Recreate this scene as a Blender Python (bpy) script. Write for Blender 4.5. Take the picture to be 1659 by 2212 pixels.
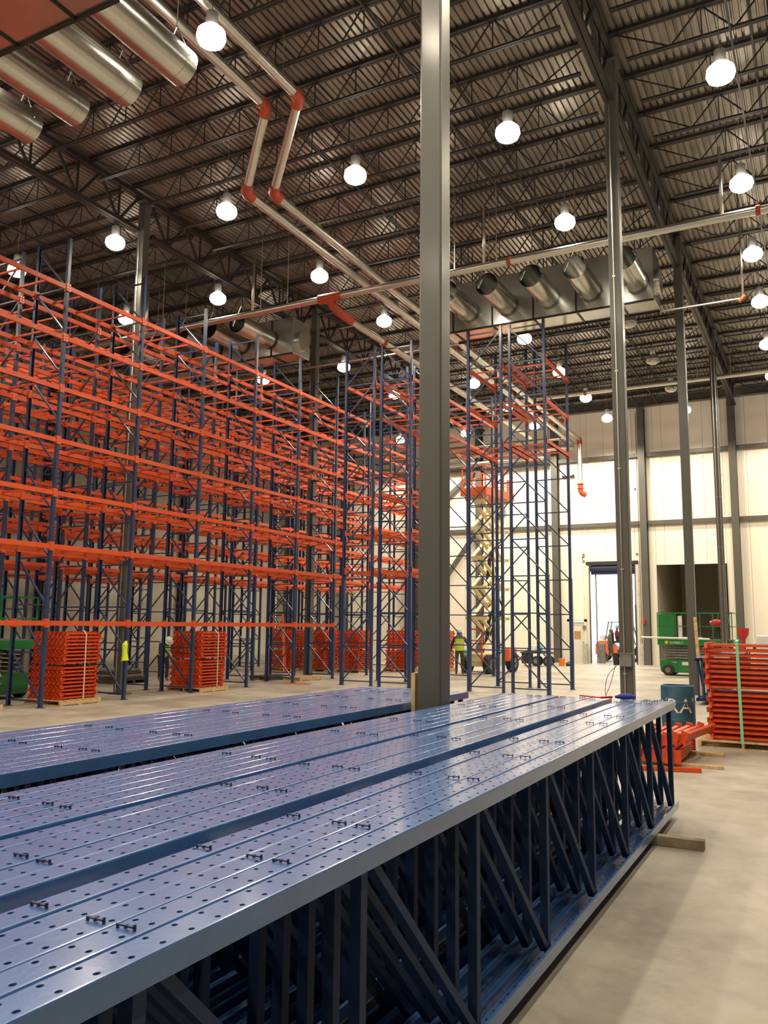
import bpy, math, random
from mathutils import Vector, Matrix
random.seed(7)
for o in list(bpy.data.objects): bpy.data.objects.remove(o)
S = bpy.context.scene; C = S.collection
R = math.radians; PI = math.pi

# ------------------------------------------------------------ camera
CAMH = 1.9; FPX = 1785.4; PITCH, ROLL, YAW = R(7.743), R(0.5986), R(27.947)
f = Vector((-math.sin(YAW)*math.cos(PITCH), math.cos(YAW)*math.cos(PITCH), math.sin(PITCH)))
r0 = Vector((math.cos(YAW), math.sin(YAW), 0)); u0 = r0.cross(f)
r = r0*math.cos(ROLL)+u0*math.sin(ROLL); u = -r0*math.sin(ROLL)+u0*math.cos(ROLL)
cd = bpy.data.cameras.new('camera'); cam = bpy.data.objects.new('camera', cd); C.objects.link(cam)
cam.matrix_world = Matrix(((r.x,u.x,-f.x,0),(r.y,u.y,-f.y,0),(r.z,u.z,-f.z,CAMH),(0,0,0,1)))
cd.sensor_fit = 'HORIZONTAL'; cd.sensor_width = 36; cd.lens = FPX/1659*36; cd.clip_start=.05; cd.clip_end=400
S.camera = cam
# ------------------------------------------------------------ world, exposure
w = bpy.data.worlds.new('world'); S.world = w; w.use_nodes = True
bg = w.node_tree.nodes['Background']; bg.inputs[0].default_value=(.93,.96,1,1); bg.inputs[1].default_value=5.0
vs = S.view_settings; vs.view_transform='Standard'; vs.look='None'; vs.gamma=1; vs.exposure=-0.72; vs.use_curve_mapping=False
LAMP_W = 620; LAMP_COL = (1.0,.86,.66); LAMP_Z = 12.2

# ------------------------------------------------------------ materials
MATS = {}
def mat(name, col, rough=.5, metal=0., var=0., vscale=3., bump=0., bscale=40., coat=0., emit=None, estr=0., spec=None):
    if name in MATS: return MATS[name]
    m = bpy.data.materials.new(name); m.use_nodes=True; nt=m.node_tree; b=nt.nodes['Principled BSDF']
    b.inputs['Roughness'].default_value=rough; b.inputs['Metallic'].default_value=metal
    b.inputs['Base Color'].default_value=(*col,1)
    if coat: b.inputs['Coat Weight'].default_value=coat; b.inputs['Coat Roughness'].default_value=.15
    if spec is not None: b.inputs['Specular IOR Level'].default_value=spec
    if emit: b.inputs['Emission Color'].default_value=(*emit,1); b.inputs['Emission Strength'].default_value=estr
    if var or bump:
        tc=nt.nodes.new('ShaderNodeTexCoord')
    if var:
        n=nt.nodes.new('ShaderNodeTexNoise'); n.inputs['Scale'].default_value=vscale; n.inputs['Detail'].default_value=5
        nt.links.new(tc.outputs['Object'], n.inputs['Vector'])
        rp=nt.nodes.new('ShaderNodeValToRGB')
        rp.color_ramp.elements[0].position=.3; rp.color_ramp.elements[1].position=.7
        rp.color_ramp.elements[0].color=(*[c*(1-var) for c in col],1); rp.color_ramp.elements[1].color=(*[min(1,c*(1+var)) for c in col],1)
        nt.links.new(n.outputs['Fac'], rp.inputs['Fac']); nt.links.new(rp.outputs['Color'], b.inputs['Base Color'])
    if bump:
        n2=nt.nodes.new('ShaderNodeTexNoise'); n2.inputs['Scale'].default_value=bscale
        nt.links.new(tc.outputs['Object'], n2.inputs['Vector'])
        bp=nt.nodes.new('ShaderNodeBump'); bp.inputs['Strength'].default_value=bump; bp.inputs['Distance'].default_value=.01
        nt.links.new(n2.outputs['Fac'], bp.inputs['Height']); nt.links.new(bp.outputs['Normal'], b.inputs['Normal'])
    MATS[name]=m; return m
BLUE = mat('blue_enamel',(.065,.170,.43),.27,0,.10,6,.10,60,coat=.7)
STRUT= mat('shaded_strut_blue',(.016,.042,.115),.6,0,.12,5,spec=.3)  # bundle struts: same blue darkened for the shade under the top posts
BLUE2= mat('blue_rack_paint',(.015,.036,.105),.38,0,.12,3,coat=.3)
ORG  = mat('orange_enamel',(.60,.074,.013),.46,0,.12,2)
ORG2 = mat('orange_bundle_paint',(.62,.065,.012),.42,0,.22,5)
GALV = mat('galvanised_steel',(.62,.62,.58),.24,1,.12,1.5,.05,8)
PIPE = mat('galvanised_pipe',(.66,.65,.60),.36,1,.06,4)
RIVET= mat('zinc_bolt',(.75,.75,.72),.3,1)
COLM = mat('grey_primer_steel',(.082,.080,.070),.42,0,.06,1.2,.04,90,coat=.15)
STEEL= mat('dark_joist_paint',(.020,.018,.017),.5,0,.15,4)
REDC = mat('red_coupling_paint',(.48,.075,.030),.4,0,.1,9)
WOOD = mat('pine_wood',(.56,.38,.18),.7,0,.25,9,.2,50)
OLDW = mat('weathered_wood',(.30,.25,.17),.8,0,.35,6,.3,40)
DARKW= mat('dark_wet_wood',(.06,.045,.03),.7,0,.3,6)
BLACK= mat('black_rubber',(.018,.017,.016),.6)
DARK = mat('dark_void_paint',(.07,.06,.05),.8)
GREEN= mat('green_lift_paint',(.010,.185,.035),.4,0,.12,2,coat=.2)
GREYM= mat('grey_machine_steel',(.17,.165,.15),.5,0,.25,6)
YEL  = mat('cream_boom_paint',(.80,.72,.42),.45,0,.1,4)
LORG = mat('lift_orange_paint',(.85,.14,.03),.4,0,.08,3,coat=.2)
WHITE= mat('white_paint',(.80,.79,.74),.5)
HIVIS= mat('hi_vis_yellow_cloth',(.62,.78,.04),.8)
SILV = mat('reflective_tape',(.75,.75,.70),.4)
SKIN = mat('skin',(.32,.17,.10),.6)
DCLO = mat('dark_work_cloth',(.030,.028,.028),.9)
BRCL = mat('olive_brown_work_cloth',(.085,.075,.050),.9,0,.3,14)
GRCL = mat('grey_hood_cloth',(.16,.16,.15),.9)
BOOT = mat('tan_boot_leather',(.22,.09,.05),.6)
STRG = mat('green_strap',(.20,.60,.36),.5)
STRP = mat('pale_strap',(.62,.60,.42),.5)
GLOW = mat('lamp_lens_lit',(1,.95,.85),.3,emit=(1,.90,.74),estr=26)
LHSG = mat('lamp_housing',(.5,.5,.48),.35,.8)
YELD = mat('yellow_plastic',(.75,.6,.03),.5)
BARL = mat('blue_drum_plastic',(.020,.085,.140),.45,0,.35,4,.2,12)
LETT = mat('worn_white_lettering',(.70,.66,.58),.7,0,.15,30)
REDP = mat('red_plastic',(.55,.02,.02),.4)
BAG  = mat('blue_cloth',(.02,.05,.30),.6)
TEAL = mat('teal_tape',(.02,.35,.30),.5)
BUCK = mat('orange_bucket_plastic',(.80,.22,.03),.5)
DOORM= mat('off_white_door_paint',(.66,.64,.56),.5)
CONC = mat('bollard_concrete',(.40,.38,.33),.8,0,.15,8)
PAPER= mat('brown_notice_paper',(.40,.22,.06),.8)

def floor_mat():
    m=bpy.data.materials.new('polished_concrete'); m.use_nodes=True; nt=m.node_tree; b=nt.nodes['Principled BSDF']; L=nt.links
    tc=nt.nodes.new('ShaderNodeTexCoord')
    def noise(s,d=6,rg=.6):
        n=nt.nodes.new('ShaderNodeTexNoise'); n.inputs['Scale'].default_value=s; n.inputs['Detail'].default_value=d; n.inputs['Roughness'].default_value=rg
        L.new(tc.outputs['Object'],n.inputs['Vector']); return n
    a=noise(.55,8,.62); rp=nt.nodes.new('ShaderNodeValToRGB'); L.new(a.outputs['Fac'],rp.inputs['Fac'])
    e=rp.color_ramp.elements; e[0].position=.38; e[0].color=(.30,.270,.220,1); e[1].position=.62; e[1].color=(.50,.462,.385,1)
    c=noise(2.6,10,.72); rp2=nt.nodes.new('ShaderNodeValToRGB'); L.new(c.outputs['Fac'],rp2.inputs['Fac'])
    e=rp2.color_ramp.elements; e[0].position=.30; e[0].color=(.70,.70,.70,1); e[1].position=.56; e[1].color=(1,1,1,1)
    mx=nt.nodes.new('ShaderNodeMix'); mx.data_type='RGBA'; mx.blend_type='MULTIPLY'; mx.inputs['Factor'].default_value=.85
    L.new(rp.outputs['Color'],mx.inputs['A']); L.new(rp2.outputs['Color'],mx.inputs['B']); L.new(mx.outputs['Result'],b.inputs['Base Color'])
    rr=nt.nodes.new('ShaderNodeMapRange'); rr.inputs['To Min'].default_value=.36; rr.inputs['To Max'].default_value=.62
    L.new(a.outputs['Fac'],rr.inputs['Value']); L.new(rr.outputs['Result'],b.inputs['Roughness'])
    d=noise(30,4); bp=nt.nodes.new('ShaderNodeBump'); bp.inputs['Strength'].default_value=.12; bp.inputs['Distance'].default_value=.004
    L.new(d.outputs['Fac'],bp.inputs['Height']); L.new(bp.outputs['Normal'],b.inputs['Normal'])
    return m
FLOORM=floor_mat()
def panel_mat(name,col,axis):
    m=bpy.data.materials.new(name); m.use_nodes=True; nt=m.node_tree; b=nt.nodes['Principled BSDF']; L=nt.links
    b.inputs['Base Color'].default_value=(*col,1); b.inputs['Roughness'].default_value=.45
    tc=nt.nodes.new('ShaderNodeTexCoord'); wv=nt.nodes.new('ShaderNodeTexWave'); wv.wave_type='BANDS'; wv.bands_direction=axis
    wv.inputs['Scale'].default_value=3.1; L.new(tc.outputs['Object'],wv.inputs['Vector'])
    bp=nt.nodes.new('ShaderNodeBump'); bp.inputs['Strength'].default_value=.25; bp.inputs['Distance'].default_value=.006
    L.new(wv.outputs['Fac'],bp.inputs['Height']); L.new(bp.outputs['Normal'],b.inputs['Normal']); return m
WALLX=panel_mat('insulated_wall_panel',(.82,.765,.65),'X'); WALLY=panel_mat('shaded_side_panel',(.50,.465,.39),'Y')  # left-wall panel is the cream with rack shade put into its colour
def deck_mat():
    m=bpy.data.materials.new('galvanised_roof_deck'); m.use_nodes=True; nt=m.node_tree; b=nt.nodes['Principled BSDF']; L=nt.links
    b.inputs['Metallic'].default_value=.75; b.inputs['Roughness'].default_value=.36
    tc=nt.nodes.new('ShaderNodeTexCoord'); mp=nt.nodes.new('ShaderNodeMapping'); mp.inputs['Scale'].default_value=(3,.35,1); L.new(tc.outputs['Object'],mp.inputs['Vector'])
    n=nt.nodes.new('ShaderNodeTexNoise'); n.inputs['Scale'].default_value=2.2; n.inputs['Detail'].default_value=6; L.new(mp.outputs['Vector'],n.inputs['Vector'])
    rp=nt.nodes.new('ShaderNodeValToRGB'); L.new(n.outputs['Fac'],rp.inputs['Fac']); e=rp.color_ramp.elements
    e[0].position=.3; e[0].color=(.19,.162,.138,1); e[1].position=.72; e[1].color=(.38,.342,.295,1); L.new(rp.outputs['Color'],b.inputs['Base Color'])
    return m
DECKM=deck_mat()

# ------------------------------------------------------------ helpers
class MB:
    def __init__(s): s.v=[]; s.f=[]; s.mi=[]; s.cur=0
    def box(s,x0,x1,y0,y1,z0,z1):
        n=len(s.v); s.v+=[(x0,y0,z0),(x1,y0,z0),(x1,y1,z0),(x0,y1,z0),(x0,y0,z1),(x1,y0,z1),(x1,y1,z1),(x0,y1,z1)]
        for q in ((0,3,2,1),(4,5,6,7),(0,1,5,4),(1,2,6,5),(2,3,7,6),(3,0,4,7)): s.f.append(tuple(n+i for i in q)); s.mi.append(s.cur)
        return s
    def bar(s,p,q,w,h=None,up=(0,0,1)):
        h=h or w; p=Vector(p); q=Vector(q); d=(q-p).normalized(); up=Vector(up)
        if abs(d.dot(up))>.99: up=Vector((0,1,0)) if abs(d.y)<.9 else Vector((1,0,0))
        a=d.cross(up).normalized()*(w/2); b=a.cross(d).normalized()*(h/2); n=len(s.v)
        for c in (p,q):
            for e in (-a-b,a-b,a+b,-a+b): s.v.append(tuple(c+e))
        for k in ((3,2,1,0),(4,5,6,7),(0,1,5,4),(1,2,6,5),(2,3,7,6),(3,0,4,7)): s.f.append(tuple(n+i for i in k)); s.mi.append(s.cur)
        return s
    def tube(s,pts,r,n=10,cap=True,inner=0):
        pts=[Vector(p) for p in pts]; rings=[]; rr=r if isinstance(r,(list,tuple)) else [r]*len(pts); prev=None
        for i,p in enumerate(pts):
            d=(pts[min(i+1,len(pts)-1)]-pts[max(i-1,0)]).normalized()
            if prev is None: a=d.orthogonal().normalized()
            else: a=(prev-d*prev.dot(d)).normalized()
            prev=a; b=d.cross(a); base=len(s.v)
            for k in range(n):
                t=2*PI*k/n; s.v.append(tuple(p+a*math.cos(t)*rr[i]+b*math.sin(t)*rr[i]))
            rings.append(base)
        for i in range(len(rings)-1):
            for k in range(n):
                k2=(k+1)%n; s.f.append((rings[i]+k,rings[i]+k2,rings[i+1]+k2,rings[i+1]+k)); s.mi.append(s.cur)
        if cap:
            s.f.append(tuple(rings[0]+k for k in reversed(range(n)))); s.mi.append(s.cur)
            s.f.append(tuple(rings[-1]+k for k in range(n))); s.mi.append(s.cur)
        return s
    def prism(s,prof,axis,a0,a1):
        n=len(prof); base=len(s.v)
        for a in (a0,a1):
            for (x,y) in prof: s.v.append({'x':(a,x,y),'y':(x,a,y),'z':(x,y,a)}[axis])
        for i in range(n):
            j=(i+1)%n; s.f.append((base+i,base+j,base+n+j,base+n+i)); s.mi.append(s.cur)
        s.f.append(tuple(base+i for i in reversed(range(n)))); s.mi.append(s.cur)
        s.f.append(tuple(base+n+i for i in range(n))); s.mi.append(s.cur); return s
    def mesh(s,name,*mats,smooth=False,bevel=0):
        m=bpy.data.meshes.new(name); m.from_pydata(s.v,[],s.f); 
        for k in mats: m.materials.append(k)
        if len(mats)>1: m.polygons.foreach_set('material_index',s.mi)
        import bmesh
        bm=bmesh.new(); bm.from_mesh(m); bmesh.ops.recalc_face_normals(bm,faces=bm.faces[:])
        if bevel: bmesh.ops.bevel(bm,geom=bm.edges[:],offset=bevel,segments=1,affect='EDGES',clamp_overlap=True)
        if smooth:
            for fc in bm.faces: fc.smooth=len(fc.verts)==4
            for e in bm.edges:
                if len(e.link_faces)==2 and e.calc_face_angle(0)>R(40): e.smooth=False
        bm.to_mesh(m); bm.free(); m.update(); return m
def put(name,mesh,parent=None,loc=(0,0,0),rot=(0,0,0),label=None,cat=None,group=None,kind=None,scale=None):
    o=bpy.data.objects.new(name,mesh); C.objects.link(o); o.location=loc; o.rotation_euler=rot
    if scale: o.scale=scale
    if parent: o.parent=parent
    if label: o['label']=label
    if cat: o['category']=cat
    if group: o['group']=group
    if kind: o['kind']=kind
    return o
def empty(name,label,cat,loc=(0,0,0),rotz=0,group=None,kind=None):
    o=put(name,None,None,loc,(0,0,rotz),label,cat,group,kind); o.empty_display_size=.1; return o
def struct(name,mesh=None,loc=(0,0,0)): return put(name,mesh,None,loc,kind='structure')
def copy_tree(o,parent=None,loc=None,rotz=None,label=None,group=None):
    c=o.copy(); C.objects.link(c); c.parent=parent
    if loc is not None: c.location=loc
    if rotz is not None: c.rotation_euler=(0,0,rotz)
    if label: c['label']=label
    if group: c['group']=group
    for ch in KIDS.get(o.name,[]): copy_tree(ch,c)
    return c
KIDS={}
def reg(root):
    def walk(o):
        KIDS[o.name]=[c for c in bpy.data.objects if c.parent==o]
        for c in KIDS[o.name]: walk(c)
    walk(root)
def text_mesh(txt,size,extr=.001):
    cu=bpy.data.curves.new('t','FONT'); cu.body=txt; cu.size=size; cu.extrude=extr; cu.resolution_u=3
    o=bpy.data.objects.new('t',cu); C.objects.link(o); dg=bpy.context.evaluated_depsgraph_get()
    m=bpy.data.meshes.new_from_object(o.evaluated_get(dg)); bpy.data.objects.remove(o); return m

# ============================================================ SHELL
DIMW=mat('dark_unseen_wall',(.16,.15,.13),.7)  # unseen right and front walls toned dark to weaken bounced light
XL,XR,YB,YF = -31.0, 11.0, 43.8, -12.0
ZD = 14.05                                           # underside of roof deck
fl=MB().box(-45,20,YF-.3,75,-.2,0).mesh('floor',FLOORM); struct('floor',fl)
# saw-cut joints are slim dark grooves pressed in the slab: real thin strips of filler
# back wall --------------------------------------------------
wb=struct('wall_back')
cuts=sorted(set([round(XL+1.0*i,2) for i in range(43)]+[-12.0,-11.2,-10.9,-8.5,-7.45,-4.1]))
cuts=[c for c in cuts if not any(abs(c-k)<.25 and c!=k for k in (-12.0,-11.2,-10.9,-8.5,-7.45,-4.1))]
openings=[(-12.0,-11.2,2.15),(-10.9,-8.5,5.12),(-7.45,-4.1,5.05)]
for a,b in zip(cuts,cuts[1:]):
    z0=0
    for (o0,o1,zt) in openings:
        if a>=o0-.01 and b<=o1+.01: z0=zt
    put('wall_panel',MB().box(a+.006,b-.006,YB,YB+.12,z0,14.4).mesh('wall_panel',WALLX),wb)
bk=MB()
xs=[XL]+[v for o in openings for v in (o[0],o[1])]+[XR]
for i in range(0,len(xs),2): bk.box(xs[i],xs[i+1],YB+.121,YB+.25,0,14.4)
for (o0,o1,zt) in openings: bk.box(o0,o1,YB+.121,YB+.25,zt,14.4)
put('backing_sheet',bk.mesh('backing',WALLX),wb)
for x in (-30,-25.8,-21.4,-17.0,-12.6,-7.97,-3.6,.8,5.2):
    c=MB().box(x-.17,x+.17,YB-.40,YB-.385,0,13.3).box(x-.17,x+.17,YB-.02,YB-.005,0,13.3).box(x-.008,x+.008,YB-.385,YB-.02,0,13.3)
    put('wall_column',c.mesh('wall_column',COLM),wb)
for z in (7.21,10.78):
    for a,b in zip((-31,-25.8,-21.4,-17.0,-12.6,-7.97,-3.6,.8,5.2),(-25.8,-21.4,-17.0,-12.6,-7.97,-3.6,.8,5.2,11)):
        put('girt',MB().box(a+.18,b-.18,YB-.2,YB-.005,z+.10,z+.115).box(a+.18,b-.18,YB-.2,YB-.19,z-.08,z+.10).mesh('girt',COLM),wb)
put('cross_brace',MB().bar((-21.2,YB-.25,1.6),(-17.25,YB-.25,7.05),.22,.22).mesh('brace',COLM),wb)
put('cross_brace',MB().bar((-21.2,YB-.25,7.35),(-17.25,YB-.25,10.65),.22,.22).mesh('brace',COLM),wb)
put('roof_edge_beam',MB().box(XL,XR,YB-.42,YB-.05,13.35,13.75).mesh('edge_beam',COLM),wb)
# other walls
wl=struct('wall_left')
for i in range(28):
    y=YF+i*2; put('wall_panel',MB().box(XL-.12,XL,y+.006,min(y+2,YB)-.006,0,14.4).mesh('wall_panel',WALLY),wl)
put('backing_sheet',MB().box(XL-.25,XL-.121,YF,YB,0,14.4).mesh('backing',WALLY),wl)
for y in (-1.7,7.4,16.5,25.6,34.7):
    put('wall_column',MB().box(XL+.36,XL+.375,y-.17,y+.17,0,13.3).box(XL+.01,XL+.025,y-.17,y+.17,0,13.3).box(XL+.025,XL+.36,y-.008,y+.008,0,13.3).mesh('wall_column',COLM),wl)
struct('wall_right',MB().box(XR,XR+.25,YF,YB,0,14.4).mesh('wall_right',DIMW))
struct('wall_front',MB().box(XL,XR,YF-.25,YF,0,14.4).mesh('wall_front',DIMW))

# ceiling: roof deck sheets, joists ---------------------------
ce=struct('ceiling')
def deck_profile(w,pitch=.152,d=.048):
    p=[]; n=int(round(w/pitch)); x=0
    for i in range(n):
        p+=[(x,d),(x+.030,d),(x+.044,0),(x+.138,0),(x+pitch,d)]; x+=pitch
    return p
W_SH=.912
pr=deck_profile(W_SH); mb=MB(); nsh=int((XR-XL)/W_SH)+2
for (x,z) in pr: mb.v+=[(x,YF-.3,z),(x,YB+.3,z)]
for i in range(len(pr)-1):
    if pr[i]!=pr[i+1]: mb.f.append((2*i,2*i+2,2*i+3,2*i+1)); mb.mi.append(0)
dm=mb.mesh('deck_sheet',DECKM)
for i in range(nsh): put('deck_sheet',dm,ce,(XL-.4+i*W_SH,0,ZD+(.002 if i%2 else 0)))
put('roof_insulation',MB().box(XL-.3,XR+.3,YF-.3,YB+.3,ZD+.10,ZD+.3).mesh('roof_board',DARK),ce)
# joists run across (x) between girders, bays of 13.2 m
ZB=13.32
def joist_parts(x0,x1,nseg=20):
    L=x1-x0
    t=MB().box(x0,x1,-.07,-.008,-.075,0).box(x0,x1,.008,.07,-.075,0)
    zt=ZD-.002; zb=ZB-zt
    b=MB().box(x0+.35,x1-.35,-.05,-.008,zb,zb+.045).box(x0+.35,x1-.35,.008,.05,zb,zb+.045)
    wv=MB(); n=10; st=(L-2.4)/n; xs=[x0+1.2+i*st for i in range(n+1)]
    wv.bar((x0+.05,0,-.03),(xs[0],0,zb+.03),.026); wv.bar((x1-.05,0,-.03),(xs[-1],0,zb+.03),.026)
    for i in range(n):
        xm=xs[i]+st/2
        wv.bar((xs[i],0,zb+.03),(xm,0,-.03),.026); wv.bar((xm,0,-.03),(xs[i+1],0,zb+.03),.026)
        wv.bar((xm,0,-.03),(xm,0,zb+.03),.02)
    return (t.mesh('joist_top_chord',STEEL),b.mesh('joist_bottom_chord',STEEL),wv.mesh('joist_web',STEEL))
JB=[(-30.9,-16.75),(-16.51,-3.54),(-3.30,10.9)]
jm=[joist_parts(a,b) for a,b in JB]
jy=[15.9+1.52*k for k in range(-17,19)]
for y in jy:
    if y<YF or y>YB-.5: continue
    for (t,b,wv) in jm:
        j=put('roof_joist',t,ce,(0,y,ZD-.002)); put('bottom_chord',b,j); put('web_bars',wv,j)
# bridging lines (angles) along y tying the joists
for x in (-27.5,-24,-20.5,-13.5,-10.3,-7.0,-1.0,2.5,6.5):
    put('bridging_angle',MB().box(x-.02,x+.02,YF,YB-.4,ZB-.006,ZB+.034).mesh('bridging',STEEL),ce)
    put('bridging_angle',MB().box(x+.3,x+.34,YF,YB-.4,ZD-.10,ZD-.06).mesh('bridging',STEEL),ce)

# columns and joist girders ----------------------------------
def w_col(h):
    q=[]; hw=.124; rr=.022
    for cx,cy,a0 in ((hw-rr,hw-rr,0),(-hw+rr,hw-rr,90),(-hw+rr,-hw+rr,180),(hw-rr,-hw+rr,270)):
        for k in range(4): q.append((cx+rr*math.cos(R(a0+30*k)),cy+rr*math.sin(R(a0+30*k))))
    m=MB().prism(q,'z',0,h).mesh('column_shaft',COLM)
    return m
CH_=13.80; cm=w_col(CH_)
COLS=[(-3.42,7.53,'grey steel roof column rising out of the blue frame bundles, largest in the picture'),
 (-3.42,16.55,'grey steel column with pale conduit and junction box, just past the far end of the blue bundles'),
 (-3.42,25.6,'grey steel column standing behind the blue drum'),
 (-3.45,34.7,'grey steel column with two thin conduits, in front of the dark wall opening'),
 (-16.63,16.5,'grey steel column with conduit standing between the nearest rack bays at left'),
 (-16.63,25.6,'dark grey steel column inside the racks, left of the tall bare frames'),
 (-16.63,34.7,'dark grey steel column deep behind the racks'),(-16.63,7.3,'grey steel column left of the view'),(-3.42,-1.6,'grey steel column behind the viewer')]
for i,(x,y,l) in enumerate(COLS):
    h=CH_
    c=empty('steel_column',l,'column',(x,y,0))
    s=put('column_shaft',cm,c)
    put('base_plate',MB().box(-.22,.22,-.22,.22,0,.025).mesh('base_plate',COLM),c)
    put('cap_plate',MB().box(-.17,.17,-.22,.22,h,h+.03).mesh('cap_plate',COLM),c)
    if i in (1,3,4):
        for k in ((-.02,) if i!=3 else (-.05,.07)):
            cd_=put('conduit',MB().tube([(k,-.145,.02),(k,-.145,h-1)],.014,8).mesh('conduit',PIPE),c)
            for z in (1.0,3,5,7,9): put('clip',MB().box(k-.03,k+.03,-.150,-.125,z,z+.025).mesh('clip',PIPE),cd_)
        if i==1:
            b=put('junction_box',MB().box(-.09,.12,-.25,-.161,1.15,1.40).box(-.11,.14,-.26,-.161,1.385,1.405).box(-.02,.02,-.161,-.125,1.2,1.35).mesh('junction_box',GREYM,bevel=.004),c)
            put('outlet_box',MB().box(-.22,-.126,-.20,-.11,1.17,1.40).mesh('outlet_box',BLACK),c)
# joist girders along y
def girder(x,label,ztop,zbot):
    g=empty('joist_girder',label,'girder',(x,0,0))
    put('top_chord',MB().box(-.11,-.01,YF,YB-.45,ztop-.1,ztop).box(.01,.11,YF,YB-.45,ztop-.1,ztop).mesh('gt',STEEL),g)
    cy=[YF-.2]+[c[1] for c in sorted(COLS,key=lambda c:c[1]) if abs(c[0]-x)<.3]+[YB-.25]
    for a,b in zip(cy,cy[1:]):
        a+=.25; b-=.25; n=max(2,round((b-a)/1.5)); st=(b-a)/n
        put('bottom_chord',MB().box(-.11,-.01,a,b,zbot,zbot+.1).box(.01,.11,a,b,zbot,zbot+.1).mesh('gb',STEEL),g)
        for k in range(n):
            y=a+st*k
            put('web_member',MB().bar((0,y+.04,ztop-.13),(0,y+st/2,zbot+.05),.06).mesh('wm',STEEL),g)
            put('web_member',MB().bar((0,y+st/2,zbot+.05),(0,y+st-.04,ztop-.13),.06).mesh('wm',STEEL),g)
            put('web_member',MB().bar((0,y+st/2,zbot+.05),(0,y+st/2,ztop-.1),.045).mesh('wm',STEEL),g)
girder(-3.42,'dark steel joist girder running away overhead on the row of right-hand columns',13.96,12.83)
girder(-16.63,'dark steel joist girder running away overhead above the left racks',13.96,12.83)

# ============================================================ RACKS
LEV=[1.85,3.57,4.79,6.01,7.23,8.45,9.67]
FH=10.9; FD=1.05
def post_mesh(name='post',h=FH):
    s=.038; t=.004
    return MB().box(-s,s,-s,-s+t,0,h).box(-s,s,s-t,s,0,h).box(-s,-s+t,-s,s,0,h).mesh(name,BLUE2)
postL=post_mesh(); 
hb=MB().bar((.03,0,0),(FD-.03,0,0),.035,.035).mesh('brace_h',BLUE2)
PAN=1.06
db=MB().bar((.04,0,.03),(FD-.04,0,PAN-.03),.035,.035).mesh('brace_d',BLUE2)
db2=MB().bar((.04,0,PAN-.03),(FD-.04,0,.03),.035,.035).mesh('brace_d',BLUE2)
sleeve=MB().box(-.052,.052,-.052,.052,0,3.35).mesh('post_reinforcement',BLUE2)
foot=MB().box(-.09,.07,-.07,.07,0,.012).box(FD-.07,FD+.09,-.07,.07,0,.012).mesh('foot_plates',BLUE2)
def add_frame(parent,x,y,flip=False,thick=None,diag='a'):
    fr=put('upright_frame',foot,parent,(x,y,0))
    for k in (0,1): put('post',postL,fr,(k*FD,0,0),(0,0,PI*k))
    for k in range(11): put('horizontal_brace',hb,fr,(0,0,.14+k*PAN if k<10 else 10.74))
    for k in range(10):
        if k<9 or True: put('diagonal_brace',(db if diag=='a' else db2),fr,(0,0,.14+k*PAN))
    if thick is not None: put('post_reinforcement',sleeve,fr,(thick*FD,0,0))
    return fr
BAY=2.46
def beam_mesh(L):
    m=MB().box(-.025,.025,.05,L-.05,-.055,.055).box(-.0255,.0325,.05,L-.05,-.055,.02)
    for y in (.045,L-.045): m.box(-.045,.045,y-.014,y+.014,-.095,.10)
    m.box(-.047,-.042,.0,.06,-.095,.10).box(.042,.047,.0,.06,-.095,.10).box(.042,.047,L-.06,L,-.095,.10).box(-.047,-.042,L-.06,L,-.095,.10)
    m.cur=1
    for z in (-.06,.0,.065):
        for y in (.035,L-.035): m.box(.046,.052,y-.008,y+.008,z-.008,z+.008)
    for q in (.33,.66): m.box(.0325,.036,L*q-.006,L*q+.006,.0,.012)
    return m.mesh('beam',ORG,RIVET)
beamM={}
xbar=MB().box(-.0,FD,-.02,.02,-.02,.02).box(0,.03,-.035,.035,-.022,.03).box(FD-.03,FD,-.035,.035,-.022,.03).mesh('crossbar',ORG)
def rack(x0,ys,label,skip=lambda bay,lev:False,thick=None,cats=True,diag='a',bars=3):
    rk=empty('pallet_rack',label,'rack',(x0,ys[0],0))
    for i,y in enumerate(ys): add_frame(rk,0,y-ys[0],thick=thick,diag=diag)
    for i in range(len(ys)-1):
        L=round(ys[i+1]-ys[i],3)
        if L not in beamM: beamM[L]=beam_mesh(L)
        for li,z in enumerate(LEV):
            if skip(i,li): continue
            put('beam',beamM[L],rk,(FD+.012,ys[i]-ys[0],z)); put('beam',beamM[L],rk,(-.012,ys[i+1]-ys[0],z),(0,0,PI))
            for k in range(bars if li>0 else 0):
                put('crossbar',xbar,rk,(0,ys[i]-ys[0]+L*(k+.75)/(bars+.5),z+.01))
    return rk
yr=[12.9+BAY*k for k in range(-3,7)]; yl=[12.9+BAY*k for k in range(-3,11)]
rack(-16.40,yr,'orange and blue pallet rack row nearest the viewer, left, over the strapped orange bundles',skip=lambda b,l:(l==0 and b>=8),diag='b')
rack(-18.02,yl,'orange and blue pallet rack row back to back behind the nearest row',skip=lambda b,l:l==0)
rack(-21.75,yl,'pallet rack row across the first aisle behind the nearest racks',skip=lambda b,l:l==0)
rack(-23.2,yl,'pallet rack row backing the far side of the second pair',skip=lambda b,l:l==0,diag='b',bars=2)
rack(-27.4,yr[1:],'furthest pallet rack row along the left wall',skip=lambda b,l:l==0,bars=2)
yb=[22.85+2.42*k for k in range(0,4)]
rack(-13.57,yb[:3],'tall blue rack row with bare end frame left of the big column',skip=lambda b,l:(b==0 and l in (0,5,4)) or l==0,thick=0)
rack(-12.24,yb,'tall blue and orange rack row hidden partly by the big column',skip=lambda b,l:l==0 or (b==0 and l==4) or (b>=1 and l<5),diag='b',thick=1)
rack(-9.25,yb[:2],'lone blue rack bay with shelves only at its top, left one beside the raised lift',skip=lambda b,l:l<4,thick=0)
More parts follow.
